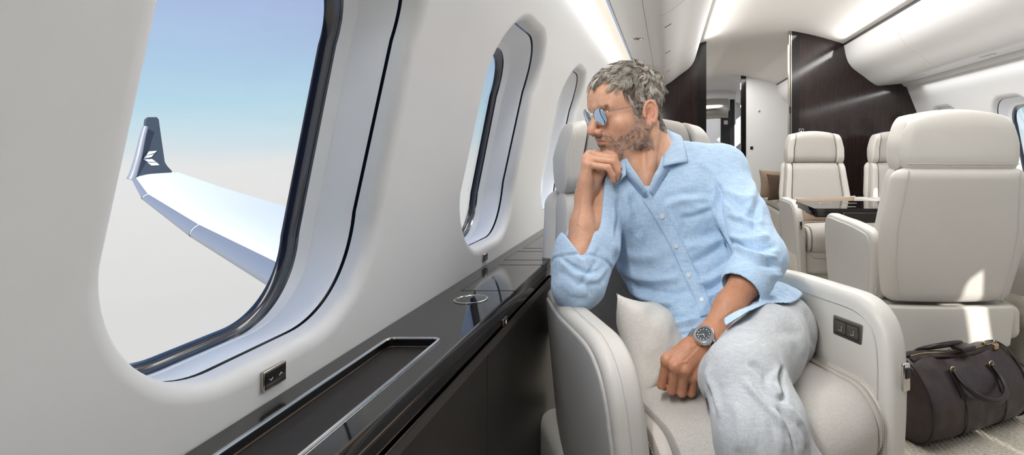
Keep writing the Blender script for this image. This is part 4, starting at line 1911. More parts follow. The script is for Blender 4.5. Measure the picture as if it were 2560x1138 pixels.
def grow(ids, count, length_fn, dir_fn, npt, curl, clump_r, clump_w, lift, rad, seed):
    rg = np.random.RandomState(seed)
    ids = rg.choice(ids, count)
    p0 = HL(bv[ids]) + rg.normal(0, .0007, (count, 3))
    nn = bn[ids] @ HR
    d = dir_fn(p0, nn)
    d = d - nn * (d * nn).sum(1)[:, None]
    d /= np.linalg.norm(d, axis=1)[:, None] + 1e-9
    ln = length_fn(p0) * rg.uniform(.75, 1.15, count)
    out = np.empty((count, npt, 3))
    # clump centres
    nc = max(8, count // 26)
    cid = rg.choice(count, nc, False)
    cell = np.floor(p0 / clump_r)
    best = np.full(count, 0)
    bd = np.full(count, 1e9)
    for c in cid:
        dd = ((p0 - p0[c])**2).sum(1)
        mm = dd < bd
        bd = np.where(mm, dd, bd)
        best = np.where(mm, c, best)
    ph = rg.uniform(0, 2 * PI, count)[best] + rg.normal(0, .35, count)
    wv = curl * rg.uniform(.6, 1.4, count)[best]
    jit = rg.normal(0, .22, (count, 3))[best] + rg.normal(0, .10, (count, 3))
    d = d + jit
    b = np.cross(nn, d)
    b /= np.linalg.norm(b, axis=1)[:, None] + 1e-9
    lf = lift(p0) * rg.uniform(.7, 1.3, count)[best]
    for k in range(npt):
        t = k / (npt - 1)
        s = t * ln
        base = p0 + d * s[:, None] * (.35 + .65 * t) + nn * (lf * np.sin(min(t * 1.2, 1) * PI * .55) * ln)[:, None]
        base = base + b * (wv * ln * np.sin(ph + t * 5.2) * t)[:, None] + nn * (wv * .5 * ln * np.cos(ph + t * 5.2) * t)[:, None]
        # stay outside the skull and hug its curve
        cc = base - np.array((0, .008, .028))
        rr = np.sqrt(((cc / np.array((.0775, .098, .083)))**2).sum(1))
        lim = 1.0 + .006 * t
        push = np.where((rr < lim), lim / np.maximum(rr, 1e-3), 1.0)
        push = np.where(rr > 1.17, 1.17 / rr, push)
        base = np.where((base[:, 2] > .0)[:, None], np.array((0, .008, .028)) + cc * push[:, None], base)
        out[:, k] = base
    tip = out[best]
    for k in range(npt):
        t = k / (npt - 1)
        w = clump_w * t**.8
        root_off = (p0 - p0[best]) * (1 - .4 * w)
        out[:, k] = out[:, k] * (1 - w) + (tip[:, k] + root_off * .55) * w
    world = HC + (out * HS) @ HR.T
    t = np.linspace(0, 1, npt)
    radii = rad * (1 - .6 * t**2)[None, :]
    grey = np.clip(rg.normal(.5, .2, count)[best] + rg.normal(0, .17, count), 0, 1)
    return world, radii, grey


def top_dir(p, n):
    d = np.zeros_like(p)
    # crown whorl at the back; hair runs forward and to the side from it, down at the sides and nape
    whorl = np.array((.008, .062, .095))
    d = p - whorl
    d[:, 1] -= .02
    side = np.clip((np.abs(p[:, 0]) - .035) / .03, 0, 1)
    low = np.clip((.06 - p[:, 2]) / .05, 0, 1)
    d = d / (np.linalg.norm(d, axis=1)[:, None] + 1e-9)
    back = np.stack([np.zeros(len(p)), np.full(len(p), .55), np.full(len(p), -.85)], 1)
    w = (low * .8)[:, None]
    return d * (1 - w) + back * w


def top_len(p):
    z = p[:, 2]
    ln = interp(z, [-.08, -.02, .02, .045, .07, .10], [.006, .008, .011, .016, .026, .027])
    return ln * np.where(p[:, 1] < -.03, 1.15, 1.0)


def top_lift(p):
    return interp(p[:, 2], [-.05, .02, .06, .09], [.12, .14, .22, .28])


cv, ra_, gr = grow(top_ids, 13000, top_len, top_dir, 10, .20, .01, .62, top_lift, .00034, 5)
strands('hair', cv, ra_, man, 'hair_grey', np.clip(gr - .25 * np.clip(.04 - HL(cv[:, 0])[:, 2], 0, .05) * 10, 0, 1))

b_ids = np.flatnonzero((bw > .5) & (hand_d > .017))


def b_dir(p, n):
    d = np.tile(np.array((0, -.35, -1.0)), (len(p), 1))
    return d


cv, ra_, gr = grow(b_ids, 10500, lambda p: interp(p[:, 2], [-.12, -.08, -.03, .0], [.0048, .0042, .0034, .0040]), b_dir, 5, .18, .01, .15, lambda p: np.full(len(p), .38), .00019, 9)
strands('beard', cv, ra_, man, 'beard_grey', np.clip(gr * .95 - .05, 0, 1))
# eyebrows
eb = np.flatnonzero(on_head & (np.abs(hx) > .012) & (np.abs(hx) < .050) & (np.abs(hz - .021 - .05 * (np.abs(hx) - .03) * (np.abs(hx) < .035) + .15 * np.clip(np.abs(hx) - .038, 0, 1)) < .0048) & (hy < -.055))
cv, ra_, gr = grow(eb, 260, lambda p: np.full(len(p), .0065), lambda p, n: np.stack([np.sign(p[:, 0]), np.full(len(p), .3), np.full(len(p), .15)], 1), 5, .08, .01, .3, lambda p: np.full(len(p), .3), .00025, 13)
strands('eyebrows', cv, ra_, man, 'beard_grey', np.clip(gr, 0, 1))
# fine hair along the forearms
q = to_px(bv)
fa_ids = np.flatnonzero(((seg_d(bv, EL, WL_) < .055) | ((seg_d(bv, ER, WR) < .055))) & (bn[:, 1] < .3) & (bv[:, 1] < 1.45))
rg = np.random.RandomState(3)
ids = rg.choice(fa_ids, 1500)
aL = (WL_ - EL) / np.linalg.norm(WL_ - EL)
aR = (WR - ER) / np.linalg.norm(WR - ER)
isl = seg_d(bv[ids], EL, WL_) < .06
ax = np.where(isl[:, None], aL, aR)
dd = ax * .8 + np.cross(bn[ids], ax) * rg.normal(.35, .25, (len(ids), 1))
cv = np.stack([bv[ids] + dd * (.0075 * t) + bn[ids] * (.0022 * math.sin(t * 2.2)) for t in np.linspace(0, 1, 4)], 1)
hair_mat('arm_hair', [(0, (176, 132, 102)), (1, (226, 194, 164))])
strands('arm_hair', cv, np.array([[.00010, .00008, .00006, .00003]]), man, 'arm_hair', rg.rand(len(ids)))

# ================================================================== sunglasses (worn, so a thing of their own)
gl = thing('sunglasses', 'round mirrored sunglasses with thin silver frame on the man\'s nose', 'sunglasses', tuple(H(0, -.108, .0)))


def _mirror(m, t, b):
    b.inputs['Coat Weight'].default_value = .6


mat('mirror_lens', (176, 200, 226), .04, metal=1.0, extra=_mirror)
mat('steel', (206, 204, 202), .16, metal=1.0)
tilt = .10
for s in (-1, 1):
    th = np.linspace(0, 2 * PI, 48, endpoint=False)
    def lens_pt(r, a, bulge, s=s):
        x = s * .0335 + .0228 * r * np.cos(a)
        z = -.004 + .0208 * r * np.sin(a)
        y = -.1105 + np.abs(x) * .20 - (z) * tilt - bulge * (1 - r * r) + .0
        return np.stack([x, y, z], 1)
    m = MB()
    rim = np.array([H(*q) for q in lens_pt(1, th, 0)])
    m.tube(rim, .00085, 8, loop=True)
    m.build('rim', 'steel', gl, True)
    m = MB()
    rings = [np.array([H(*q) for q in lens_pt(r, th, .0022)]) for r in (1, .75, .5, .25, .02)]
    rb = [np.array([H(*(q + np.array((0, .0012, 0)))) for q in lens_pt(r, th, .0022)]) for r in (.02, .5, 1)]
    m.loft(rings + rb)
    m.build('lens', 'mirror_lens', gl, True, sharp=60)
    # temple arm back to the ear
    m = MB()
    pts = [(s * .0560, -.0992, .005), (s * .0615, -.0955, .007), (s * .072, -.060, .0075), (s * .0785, -.020, .0075), (s * .0800, .000, .008), (s * .0770, .014, .007)]
    m.tube(spline([H(*q) for q in pts], 30), .00075, 8)
    m.build('temple_arm', 'steel', gl, True)
    m = MB()
    m.tube(spline([H(*q) for q in ((s * .013, -.1085, -.003), (s * .0115, -.1035, -.006), (s * .0105, -.1, -.010))], 8), .0006, 6)
    m.build('nose_pad', 'steel', gl, True)
m = MB()
m.tube(spline([H(*q) for q in ((-.0105, -.1095, .003), (-.004, -.1155, .0075), (.004, -.1155, .0075), (.0105, -.1095, .003))], 14), .0009, 8)
m.build('bridge', 'steel', gl, True)

# ================================================================== clothing
def _linen(c1, c2, sc, fold=.0):
    def f(m, t, b):
        tc = nd(t, 'ShaderNodeTexCoord')
        cols = []
        for s3 in ((sc * .12, sc * .12, sc), (sc, sc, sc * .12)):
            mp = nd(t, 'ShaderNodeMapping')
            mp.inputs['Scale'].default_value = s3
            mp.inputs['Rotation'].default_value = (.0, .35, .1)
            n = nd(t, 'ShaderNodeTexNoise')
            n.inputs['Scale'].default_value = 1
            n.inputs['Detail'].default_value = 3
            n.inputs['Roughness'].default_value = .65
            t.links.new(tc.outputs['Object'], mp.inputs[0])
            t.links.new(mp.outputs[0], n.inputs[0])
            cols.append(n)
        ad = nd(t, 'ShaderNodeMath')
        ad.operation = 'ADD'
        t.links.new(cols[0].outputs[0], ad.inputs[0])
        t.links.new(cols[1].outputs[0], ad.inputs[1])
        rp = nd(t, 'ShaderNodeValToRGB')
        rp.color_ramp.elements[0].position = .36
        rp.color_ramp.elements[1].position = .64
        rp.color_ramp.elements[0].color = lin(c1)
        rp.color_ramp.elements[1].color = lin(c2)
        hv = nd(t, 'ShaderNodeMath')
        hv.operation = 'MULTIPLY'
        hv.inputs[1].default_value = .5
        t.links.new(ad.outputs[0], hv.inputs[0])
        t.links.new(hv.outputs[0], rp.inputs[0])
        t.links.new(rp.outputs[0], b.inputs['Base Color'])
        bp = nd(t, 'ShaderNodeBump')
        bp.inputs['Strength'].default_value = .6
        bp.inputs['Distance'].default_value = .0006
        t.links.new(hv.outputs[0], bp.inputs['Height'])
        t.links.new(bp.outputs[0], b.inputs['Normal'])
    return f


mat('blue_linen', (186, 210, 232), .85, spec=.15, sheen=.2, extra=_linen((158, 188, 217), (197, 217, 236), 420))
mat('grey_linen', (206, 210, 214), .88, spec=.12, sheen=.1, extra=_linen((166, 169, 171), (190, 192, 194), 420))
mat('button_white', (226, 228, 230), .3)

# ---- shirt volume
S = Field()
YA = (0, 1, 0)
S.cone(T1 + np.array((0, 0, .005)), T2, .168, .160, .03, sq=(YA, .66))
S.cone(T2, T3, .160, .146, .04, sq=(YA, .74))
S.cone(T3, T4, .146, .158, .04, sq=(YA, .78))
S.ell(P(1590, 520, 1.50), (.10, .055, .075), None, .05)
S.ell(P(1750, 500, 1.515), (.10, .055, .08), None, .05)
S.cone(P(1640, 428, 1.575), SL + np.array((-.01, .01, .012)), .058, .060, .05)
S.cone(P(1640, 428, 1.575), SR + np.array((.01, .01, .012)), .058, .058, .05)
S.cone(T1, SL, .09, .066, .04)
S.cone(T1, SR, .09, .064, .04)
# shirt tail over the left hip (same limb as the trousers, a little fuller), and the front hanging to the lap
kL2 = KNL + np.array((.004, .004, -.006))
MID = (HIPL + kL2) / 2 + np.array((0, 0, .006))
S.cone(T4 + np.array((0, .01, .006)), HIPL + np.array((0, 0, .006)), .125, .106, .04)
S.cone(HIPL + np.array((0, 0, .006)), HIPL * .25 + kL2 * .75 + np.array((-.006, 0, .008)), .108, .094, .035)
S.cone(T3, P(1715, 845, 1.41), .12, .07, .04)
hemx = [1500, 1690, 1740, 1768, 1806, 1813, 1870, 1919, 1976, 1995, 2006, 2040, 2300]
hemy = [905, 896, 880, 800, 780, 817, 780, 759, 759, 750, 734, 700, 600]


def hem_cut(p):
    q = to_px(p)
    return (q[:, 1] - interp(q[:, 0], hemx, hemy)) * p[:, 1] / F


S.put('cut', hem_cut, (0, 1.4, .7), 5, .004)
mL = SL * .45 + EL * .55
S.cone(SL, mL, .0640, .0625, .02)
S.cone(mL, EL, .0625, .0590, .02)
cL = EL + (WL_ - EL) * .30
S.cone(EL, cL, .0590, .0560, .02)
dL = (WL_ - EL) / np.linalg.norm(WL_ - EL)
S.cone(cL - dL * .045, cL, .0595, .0600, .006)
mR = SR * .4 + ER * .6 + np.array((.008, .02, -.01))
S.cone(SR, mR, .066, .066, .02)
S.cone(mR, ER + np.array((.006, .01, -.004)), .066, .058, .02)
dR = (WR - ER) / np.linalg.norm(WR - ER)
# the loose rolled sleeve round the right elbow
cR = ER + dR * .085
S.cone(ER + np.array((.004, .012, .0)), cR + np.array((.006, .012, -.004)), .058, .058, .02)
S.cone(ER + dR * .045, cR, .0600, .0590, .008)
# openings: neck and V, sleeves
S.cone(H(0, .028, -.03), P(1645, 408, 1.545), .070, .064, .008, 'sub')
S.cone(P(1618, 398, 1.44), P(1621, 472, 1.40), .044, .001, .004, 'sub')
S.cone(P(1616, 392, 1.36), P(1621, 474, 1.36), .044, .001, .004, 'sub')
S.cone(cL - dL * .03, WL_ + dL * .1, .0465, .05, .004, 'sub')
S.cone(cR - dR * .045 + np.array((0, .002, 0)), WR + dR * .1, .0435, .052, .004, 'sub')
S.cone(P(1458, 642, 1.262), P(1446, 556, 1.322), .006, .046, .005, 'sub')
sv, sf = S.mesh((-.32, 1.10, .45), (.50, 1.78, 1.14), .0028)
sn = vnormals(sv, sf)


def fold_field(v, n, folds, scale=1.0, face=-.05):
    """crease relief: each fold = (polyline in photo pixels, width px, height m); only surfaces turned to the aisle side"""
    q = to_px(v)
    vis = np.clip((face - n[:, 1]) / .25, 0, 1)
    out = np.zeros(len(v))
    for line, w, a in folds:
        line = spline(line, 14) if len(line) > 2 else np.asarray(line, float)
        d, t, sd = polydist(q, line)
        env = np.clip(np.minimum(t, 1 - t) / .22, 0, 1)
        env = env * env * (3 - 2 * env)
        x = d / w
        # sharp valley with a soft lip on one side
        out += a * env * np.exp(-x * x) - .45 * a * env * np.exp(-((d * sd - 1.7 * w) / (1.1 * w))**2)
    return out * vis * scale


A_ = .001
shirt_folds = [
    ([(1478, 505), (1508, 560), (1522, 640)], 7, -7 * A_),
    ([(1490, 520), (1516, 600), (1515, 660)], 8, 3 * A_),
    ([(1785, 440), (1797, 480), (1796, 525), (1812, 590), (1838, 650)], 6, -7 * A_),
    ([(1798, 508), (1760, 498), (1700, 500), (1660, 520)], 9, 3.2 * A_),
    ([(1796, 520), (1740, 540), (1690, 548)], 8, -2.2 * A_),
    ([(1815, 590), (1760, 610), (1700, 622)], 12, 3 * A_),
    ([(1820, 610), (1750, 650), (1700, 668)], 11, -3.2 * A_),
    ([(1840, 655), (1790, 690), (1730, 715)], 9, 3.5 * A_),
    ([(1838, 668), (1790, 716), (1735, 728)], 8, -3.5 * A_),
    ([(1810, 720), (1770, 745), (1745, 790)], 8, 3 * A_),
    ([(1525, 650), (1580, 690), (1650, 700), (1715, 690)], 11, 3.6 * A_),
    ([(1545, 680), (1600, 722), (1680, 735), (1735, 722)], 9, -3.6 * A_),
    ([(1575, 722), (1630, 752), (1700, 762)], 9, 3.2 * A_),
    ([(1610, 765), (1660, 792), (1735, 790)], 8, -3.6 * A_),
    ([(1625, 800), (1680, 812), (1755, 795)], 8, 3.4 * A_),
    ([(1640, 815), (1690, 838), (1745, 830)], 7, -3.2 * A_),
    ([(1520, 600), (1580, 640), (1660, 640)], 14, 2.2 * A_),
    ([(1560, 470), (1572, 530), (1570, 590)], 9, 2.6 * A_),
    ([(1575, 480), (1592, 540), (1600, 600)], 9, -2.2 * A_),
    ([(1545, 490), (1550, 540), (1540, 600)], 9, -2.0 * A_),
    ([(1700, 480), (1750, 500), (1790, 500)], 10, -1.8 * A_),
    ([(1740, 400), (1780, 430), (1800, 470)], 9, 1.8 * A_),
    # left sleeve
    ([(1812, 580), (1860, 600), (1935, 590)], 9, 4.1 * A_),
    ([(1820, 602), (1880, 622), (1950, 615)], 7, -5.4 * A_),
    ([(1826, 600), (1838, 618), (1880, 640), (1950, 645)], 7, 5.4 * A_),
    ([(1832, 640), (1880, 660), (1960, 668)], 6, -5.4 * A_),
    ([(1838, 655), (1890, 684), (1965, 690)], 7, 5.4 * A_),
    ([(1815, 700), (1870, 705), (1940, 715)], 6, -4.1 * A_),
    ([(1800, 735), (1850, 722), (1920, 742)], 7, 3.4 * A_),
    ([(1850, 560), (1880, 500), (1885, 440)], 10, 3.2 * A_),
    ([(1815, 480), (1850, 520), (1905, 560)], 9, -3.0 * A_),
    ([(1805, 470), (1840, 490), (1890, 500)], 9, 3.0 * A_),
    ([(1815, 530), (1860, 550), (1915, 560)], 8, 3.0 * A_),
    ([(1880, 590), (1890, 540), (1895, 500)], 7, -2.7 * A_),
    # right sleeve
    ([(1396, 640), (1430, 665), (1470, 682), (1500, 675)], 5, -2.5 * A_),
    ([(1400, 665), (1440, 690), (1490, 700), (1520, 660)], 7, 1.8 * A_),
    ([(1428, 688), (1450, 712), (1500, 640)], 6, -1.5 * A_),
    ([(1400, 700), (1430, 730), (1480, 735)], 8, 1.2 * A_),
    ([(1485, 560), (1500, 600), (1490, 650)], 6, -1.5 * A_),
    ([(1495, 530), (1505, 570), (1500, 610)], 6, 1.2 * A_),
    ([(1440, 690), (1470, 720), (1475, 745)], 6, -1.3 * A_),
    # tail on the thigh
    ([(1890, 760), (1940, 720), (1975, 690)], 9, -2.5 * A_),
    ([(1870, 770), (1930, 745), (1990, 735)], 8, 2.2 * A_),
]
rel = fold_field(sv, sn, shirt_folds, 2.4)
rel += .0020 * vnoise(sv * np.array((34, 30, 16)) + 3.3, 21) + .0015 * vnoise((sv @ rot(.5, .3, .6)) * np.array((70, 60, 24)), 22) + .0006 * vnoise((sv @ rot(-.6, .2, -.5)) * np.array((150, 120, 60)), 23)
# button placket: a raised strip down the front
plk = spline([(1619, 470), (1640, 512), (1660, 550), (1695, 617), (1727, 688), (1757, 750), (1764, 790)], 40)
q = to_px(sv)
d, t, sd = polydist(q, plk)
ds = d * sd
vis = np.clip((-.05 - sn[:, 1]) / .25, 0, 1)
rel += vis * .0036 * (1 / (1 + np.exp((np.abs(ds) - 17) / 1.1))) * (t > .0) * (t < 1)
rel -= vis * .0016 * np.exp(-((np.abs(ds) - 14) / 1.6)**2)
# armhole seam and shoulder yoke
for line in ([(1790, 345), (1812, 400), (1800, 450), (1795, 505)], [(1722, 350), (1760, 372), (1800, 380)]):
    d, t, sd = polydist(q, spline(line, 12))
    rel -= vis * .0018 * np.exp(-(d / 2.2)**2)
# hem stitching line
hd = hem_cut(sv) * F / sv[:, 1]
rel -= vis * .0012 * np.exp(-((hd + 9) / 1.8)**2)
# cuff edges (two rolled turns on each sleeve)
for E_, Wd, d_, c_ in ((EL, WL_, dL, cL), (ER, WR, dR, cR)):
    s_ = (sv - c_) @ d_
    near_ = seg_d(sv, E_, Wd) < .085
    for off in (-.034,):
        rel -= near_ * .003 * np.exp(-((s_ - off + .004 * vnoise(sv * 30, 31)) / .003)**2)
    rel += near_ * .0022 * np.clip((s_ + .034) / .004, 0, 1) * (s_ < .02)
ax_d = np.minimum(seg_d(sv, EL, WL_ + dL * .1) / .053, seg_d(sv, ER, WR + dR * .1) / .053)
end_w = np.clip(1 - np.maximum((sv - cL) @ dL + .03, 0) / .03, 0, 1) * (seg_d(sv, EL, WL_) < .075) + (seg_d(sv, EL, WL_) >= .075)
end_r = np.clip(1 - np.maximum((sv - cR) @ dR + .03, 0) / .03, 0, 1) * (seg_d(sv, ER, WR) < .075) + (seg_d(sv, ER, WR) >= .075)
rel *= np.clip((ax_d - .93) / .07, 0, 1) * np.minimum(end_w, 1) * np.minimum(end_r, 1)
sv = sv + sn * rel[:, None]
sv = relax(sv, sf, 2, .4)
shirt = quad_mesh('shirt', sv, sf, 'blue_linen', man)
tag(shirt, 'light blue linen shirt with rolled sleeves')

bvh = BVHTree.FromPolygons([tuple(p) for p in sv], [tuple(int(i) for i in p) for p in sf])
CAMV = Vector((0, 0, CAM_Z))


def hit(px, py, tree=None, back=0.0):
    d = Vector(P(px, py, 1.0)) - CAMV
    loc, nrm, _, _ = (tree or bvh).ray_cast(CAMV, d.normalized())
    if loc is None:
        return None, None
    return np.array(loc) - np.array(d.normalized()) * back, np.array(nrm)


# ---- button placket: a separate folded strip down the front
line = spline([(1621, 492), (1640, 520), (1660, 553), (1695, 617), (1727, 688), (1757, 750), (1768, 788)], 60)
tg_ = np.gradient(line, axis=0)
tg_ /= np.linalg.norm(tg_, axis=1)[:, None]
pv, ok = [], []
for i in range(60):
    for w_ in np.linspace(-16, 17, 9):
        nrm2 = np.array((-tg_[i][1], tg_[i][0]))
        q_ = line[i] + nrm2 * w_
        c, n = hit(q_[0], q_[1], None, .0022)
        ok.append(c is not None)
        pv.append(c if c is not None else P(q_[0], q_[1], 1.43))
pv = np.array(pv).reshape(60, 9, 3)
for _ in range(3):
    pv[1:-1] = pv[1:-1] * .5 + (pv[:-2] + pv[2:]) * .25
    pv[:, 1:-1] = pv[:, 1:-1] * .5 + (pv[:, :-2] + pv[:, 2:]) * .25
pf = [(i * 9 + j, (i + 1) * 9 + j, (i + 1) * 9 + j + 1, i * 9 + j + 1) for i in range(59) for j in range(8)]
pk = mesh_obj('placket', pv.reshape(-1, 3), pf, 'blue_linen', shirt, True)
md = pk.modifiers.new('thickness', 'SOLIDIFY')
md.thickness = .0024
md.offset = 0

ptree = BVHTree.FromPolygons([tuple(p) for p in pv.reshape(-1, 3)], pf)

# ---- buttons
for (px, py) in ((1655, 541), (1690, 615), (1722, 687), (1754, 748)):
    c, n = hit(px, py, ptree)
    if c is None:
        continue
    n = n if n[1] < 0 else -n
    c = c + np.array((0, -.0013, 0))
    n = n / np.linalg.norm(n)
    n = n * .7 + np.array((0, -1, 0)) * .3
    n /= np.linalg.norm(n)
    u = np.cross(n, (0, 0, 1.0))
    u /= np.linalg.norm(u)
    w = np.cross(u, n)
    a = np.linspace(0, 2 * PI, 24, endpoint=False)
    m = MB()
    m.loft([c + n * h + r * (np.cos(a)[:, None] * u + np.sin(a)[:, None] * w) for r, h in ((.0058, -.001), (.0060, .0012), (.0056, .0024), (.0048, .0026), (.0042, .0018), (.0002, .0017))], cap1=True)
    bt = m.build('button', 'button_white', shirt, True)
    m = MB()
    for i in (-1, 1):
        for j in (-1, 1):
            e = c + n * .0019 + u * .0011 * i + w * .0011 * j
            m.tube([e, e + n * .0003], .0005, 6)
    m.build('button_holes', 'leather_band', bt, True)


# ---- collar: two pointed leaves folded over a band
def leaf(fold, outer, nu=16, nv=8, bulge=.006, name='collar_leaf'):
    f_ = spline(fold, nu)
    o_ = spline(outer, nu)
    v, fc = [], []
    for i in range(nu):
        for j in range(nv):
            t = j / (nv - 1)
            p = f_[i] * (1 - t) + o_[i] * t
            p = p + np.array((0, -1, .35)) * bulge * math.sin(t * PI) * .8
            v.append(p)
    for i in range(nu - 1):
        for j in range(nv - 1):
            fc.append((i * nv + j, (i + 1) * nv + j, (i + 1) * nv + j + 1, i * nv + j + 1))
    o = mesh_obj(name, np.array(v), fc, 'blue_linen', shirt, True)
    md = o.modifiers.new('thickness', 'SOLIDIFY')
    md.thickness = .0028
    md.offset = 0
    return o


def on(px, py, back=.005, fallback=1.5):
    c, n = hit(px, py, None, back)
    return c if c is not None else P(px, py, fallback)


#   right-hand leaf in the photo (the man's left)
foldR = [P(1655, 322, 1.60), P(1664, 332, 1.575), P(1662, 370, 1.515), P(1656, 416, 1.452)]
outR = [P(1690, 336, 1.625), P(1704, 343, 1.575), P(1712, 372, 1.505), on(1719, 405, .006)]
leaf(foldR, outR)
foldL = [P(1600, 360, 1.62), P(1561, 385, 1.50), P(1562, 398, 1.455), P(1566, 437, 1.425)]
outL = [P(1585, 395, 1.60), P(1550, 405, 1.49), P(1545, 430, 1.45), on(1542, 461, .008)]
leaf(foldL, outL)


def band(top, bot, name='collar_band'):
    a_, b_ = spline(top, 24), spline(bot, 24)
    v = np.concatenate([a_, b_])
    fc = [(i, i + 1, 24 + i + 1, 24 + i) for i in range(23)]
    o = mesh_obj(name, v, fc, 'blue_linen', shirt, True)
    md = o.modifiers.new('thickness', 'SOLIDIFY')
    md.thickness = .0026
    md.offset = 0


band([P(1655, 322, 1.60), P(1663, 335, 1.574), P(1659, 372, 1.516), P(1648, 414, 1.458), P(1635, 440, 1.430), P(1621, 478, 1.413)],
     [P(1690, 350, 1.60), P(1692, 372, 1.565), P(1688, 402, 1.51), on(1668, 432, .004), on(1652, 456, .003), on(1634, 492, .001)])
band([P(1600, 360, 1.62), P(1563, 385, 1.498), P(1567, 397, 1.452), P(1580, 420, 1.425), P(1595, 442, 1.410), P(1619, 478, 1.410)],
     [P(1590, 380, 1.60), P(1550, 405, 1.50), P(1552, 420, 1.46), on(1566, 444, .004), on(1585, 466, .003), on(1610, 494, .001)])

# ---- trousers
Tq = Field()
Tq.cone(T4 + np.array((0, .01, 0)), HIPL, .115, .100, .04)
Tq.cone(T4 + np.array((-.03, .01, 0)), HIPR, .11, .095, .04)
Tq.cone(HIPL, (HIPL + kL2) / 2 + np.array((0, 0, .006)), .098, .091, .03)
Tq.cone((HIPL + kL2) / 2 + np.array((0, 0, .006)), kL2, .089, .069, .03)
sh1 = P(1902, 1075, .965)
Tq.cone(kL2, sh1, .072, .075, .03)
Tq.cone(sh1, np.array((.185, .945, .32)), .076, .088, .03)
Tq.cone(np.array((.185, .945, .32)), np.array((.195, .955, .07)), .088, .096, .03)
Tq.cone(HIPR, KNR, .092, .066, .03)
Tq.cone(P(1790, 905, 1.22), P(1786, 952, 1.10), .045, .030, .05)
sh2 = np.array((.238, 1.015, .43))
Tq.cone(KNR, sh2, .064, .064, .04)
Tq.cone(sh2, np.array((.30, 1.03, .07)), .066, .090, .03)
# loose cloth hanging between the shins
Tq.cone(np.array((.18, 1.02, .50)), np.array((.225, 1.0, .36)), .045, .06, .04)
tv, tf = Tq.mesh((-.05, .80, -.05), (.52, 1.72, .78), .0038)
tn = vnormals(tv, tf)
tr_folds = [
    ([(1960, 912), (1950, 945), (1962, 985), (1948, 1005)], 6, -9 * A_),
    ([(1935, 930), (1925, 960), (1945, 1000)], 7, 5 * A_),
    ([(1868, 905), (1905, 930), (1935, 965)], 9, -5 * A_),
    ([(1855, 940), (1890, 985), (1935, 1030), (1965, 1085)], 9, 5 * A_),
    ([(1875, 950), (1915, 1000), (1960, 1050)], 8, -3 * A_),
    ([(1780, 905), (1770, 940), (1790, 990), (1800, 1050)], 8, 5 * A_),
    ([(1770, 960), (1775, 1000), (1800, 1040)], 6, -3 * A_),
    ([(1940, 1010), (1975, 1070), (1990, 1138)], 6, -6 * A_),
    ([(1955, 1000), (2000, 1060), (2020, 1138)], 8, 5 * A_),
    ([(1990, 1050), (2010, 1090), (2018, 1138)], 5, -5 * A_),
    ([(1930, 1010), (1950, 1080), (1955, 1138)], 9, 3 * A_),
    ([(1840, 1000), (1850, 1070), (1845, 1138)], 14, 2.2 * A_),
    ([(1880, 1010), (1895, 1080), (1900, 1138)], 10, -2.0 * A_),
    ([(2010, 770), (2030, 820), (2035, 880)], 8, -3 * A_),
    ([(1985, 775), (2005, 830), (2010, 900)], 10, 2.5 * A_),
    ([(1900, 850), (1960, 830), (2010, 840)], 14, -1.8 * A_),
]
rel = fold_field(tv, tn, tr_folds, 1.5)
rel += .0018 * vnoise(tv * np.array((22, 16, 14)) + 1.3, 41) + .0009 * vnoise((tv @ rot(.4, .3, .5)) * np.array((60, 40, 24)), 42)
# long side seam
d, t, sd = polydist(to_px(tv), spline([(1800, 868), (1860, 930), (1930, 1010), (1945, 1138)], 20))
tv = tv + tn * rel[:, None]
tv = relax(tv, tf, 1, .35)
trs = quad_mesh('trousers', tv, tf, 'grey_linen', man)
tag(trs, 'loose pale grey linen trousers')
# simple leather shoes resting on the carpet
mat('shoe_leather', (92, 70, 56), .35)
for an in (ANL, ANR):
    K = Field()
    K.cone((an[0], an[1] + .045, .05), (an[0] + .02, an[1] - .08, .042), .042, .044, .02, sq=((0, 0, 1), .9))
    K.cone((an[0] + .02, an[1] - .08, .042), (an[0] + .035, an[1] - .19, .034), .044, .034, .02)
    K.put('cut', lambda p: .004 - p[:, 2], (0, 0, 0), 9, .003)
    v, f = K.mesh((an[0] - .1, an[1] - .26, -.02), (an[0] + .12, an[1] + .12, .12), .005, 1)
    quad_mesh('shoe', v, f, 'shoe_leather', man)

# ================================================================== wristwatch
wa = dL
wn = nL / np.linalg.norm(nL)
wn = np.array((-.42, -.80, .42))
wn = wn - wa * (wn @ wa)
wn /= np.linalg.norm(wn)
wc_ = P(1752, 848, 1.175)
# sit the case on the arm
bb = BVHTree.FromPolygons([tuple(p) for p in bv], [tuple(int(i) for i in p) for p in bf])
ctr = EL + wa * float((wc_ - EL) @ wa)
loc, nrm, _, _ = bb.ray_cast(Vector(ctr + wn * .09), Vector(-wn))
surf = np.array(loc) if loc is not None else ctr + wn * .028
wu = np.cross(wa, wn)
wt = thing('wristwatch', 'steel diver watch with grey dial on the man\'s left wrist', 'watch', tuple(surf))
WS = 1.1
W3 = lambda a, b, c: surf + (wu * a + wa * b + wn * c) * WS
ang = np.linspace(0, 2 * PI, 60, endpoint=False)
disc = lambda r, h: np.array([W3(r * math.cos(x), r * math.sin(x), h) for x in ang])
mat('watch_dial', (58, 62, 64), .3)
mat('bezel_insert', (108, 112, 116), .25, spec=.6)
m = MB()
m.loft([disc(.0165, -.004), disc(.0195, -.001), disc(.0200, .004), disc(.0195, .0062), disc(.0188, .0068)], cap0=True)
case = m.build('case', 'steel', wt, True)
m = MB()
rim = [disc(.0200, .0064), np.array([W3(r * math.cos(x), r * math.sin(x), .0078) for x, r in zip(ang, np.where(np.arange(60) % 2, .0202, .0193))]), disc(.0190, .0094)]
m.loft(rim + [disc(.0186, .0096)])
m.build('bezel', 'steel', wt, True, sharp=30)
m = MB()
m.loft([disc(.0186, .0096), disc(.0145, .0100), disc(.0142, .0090)])
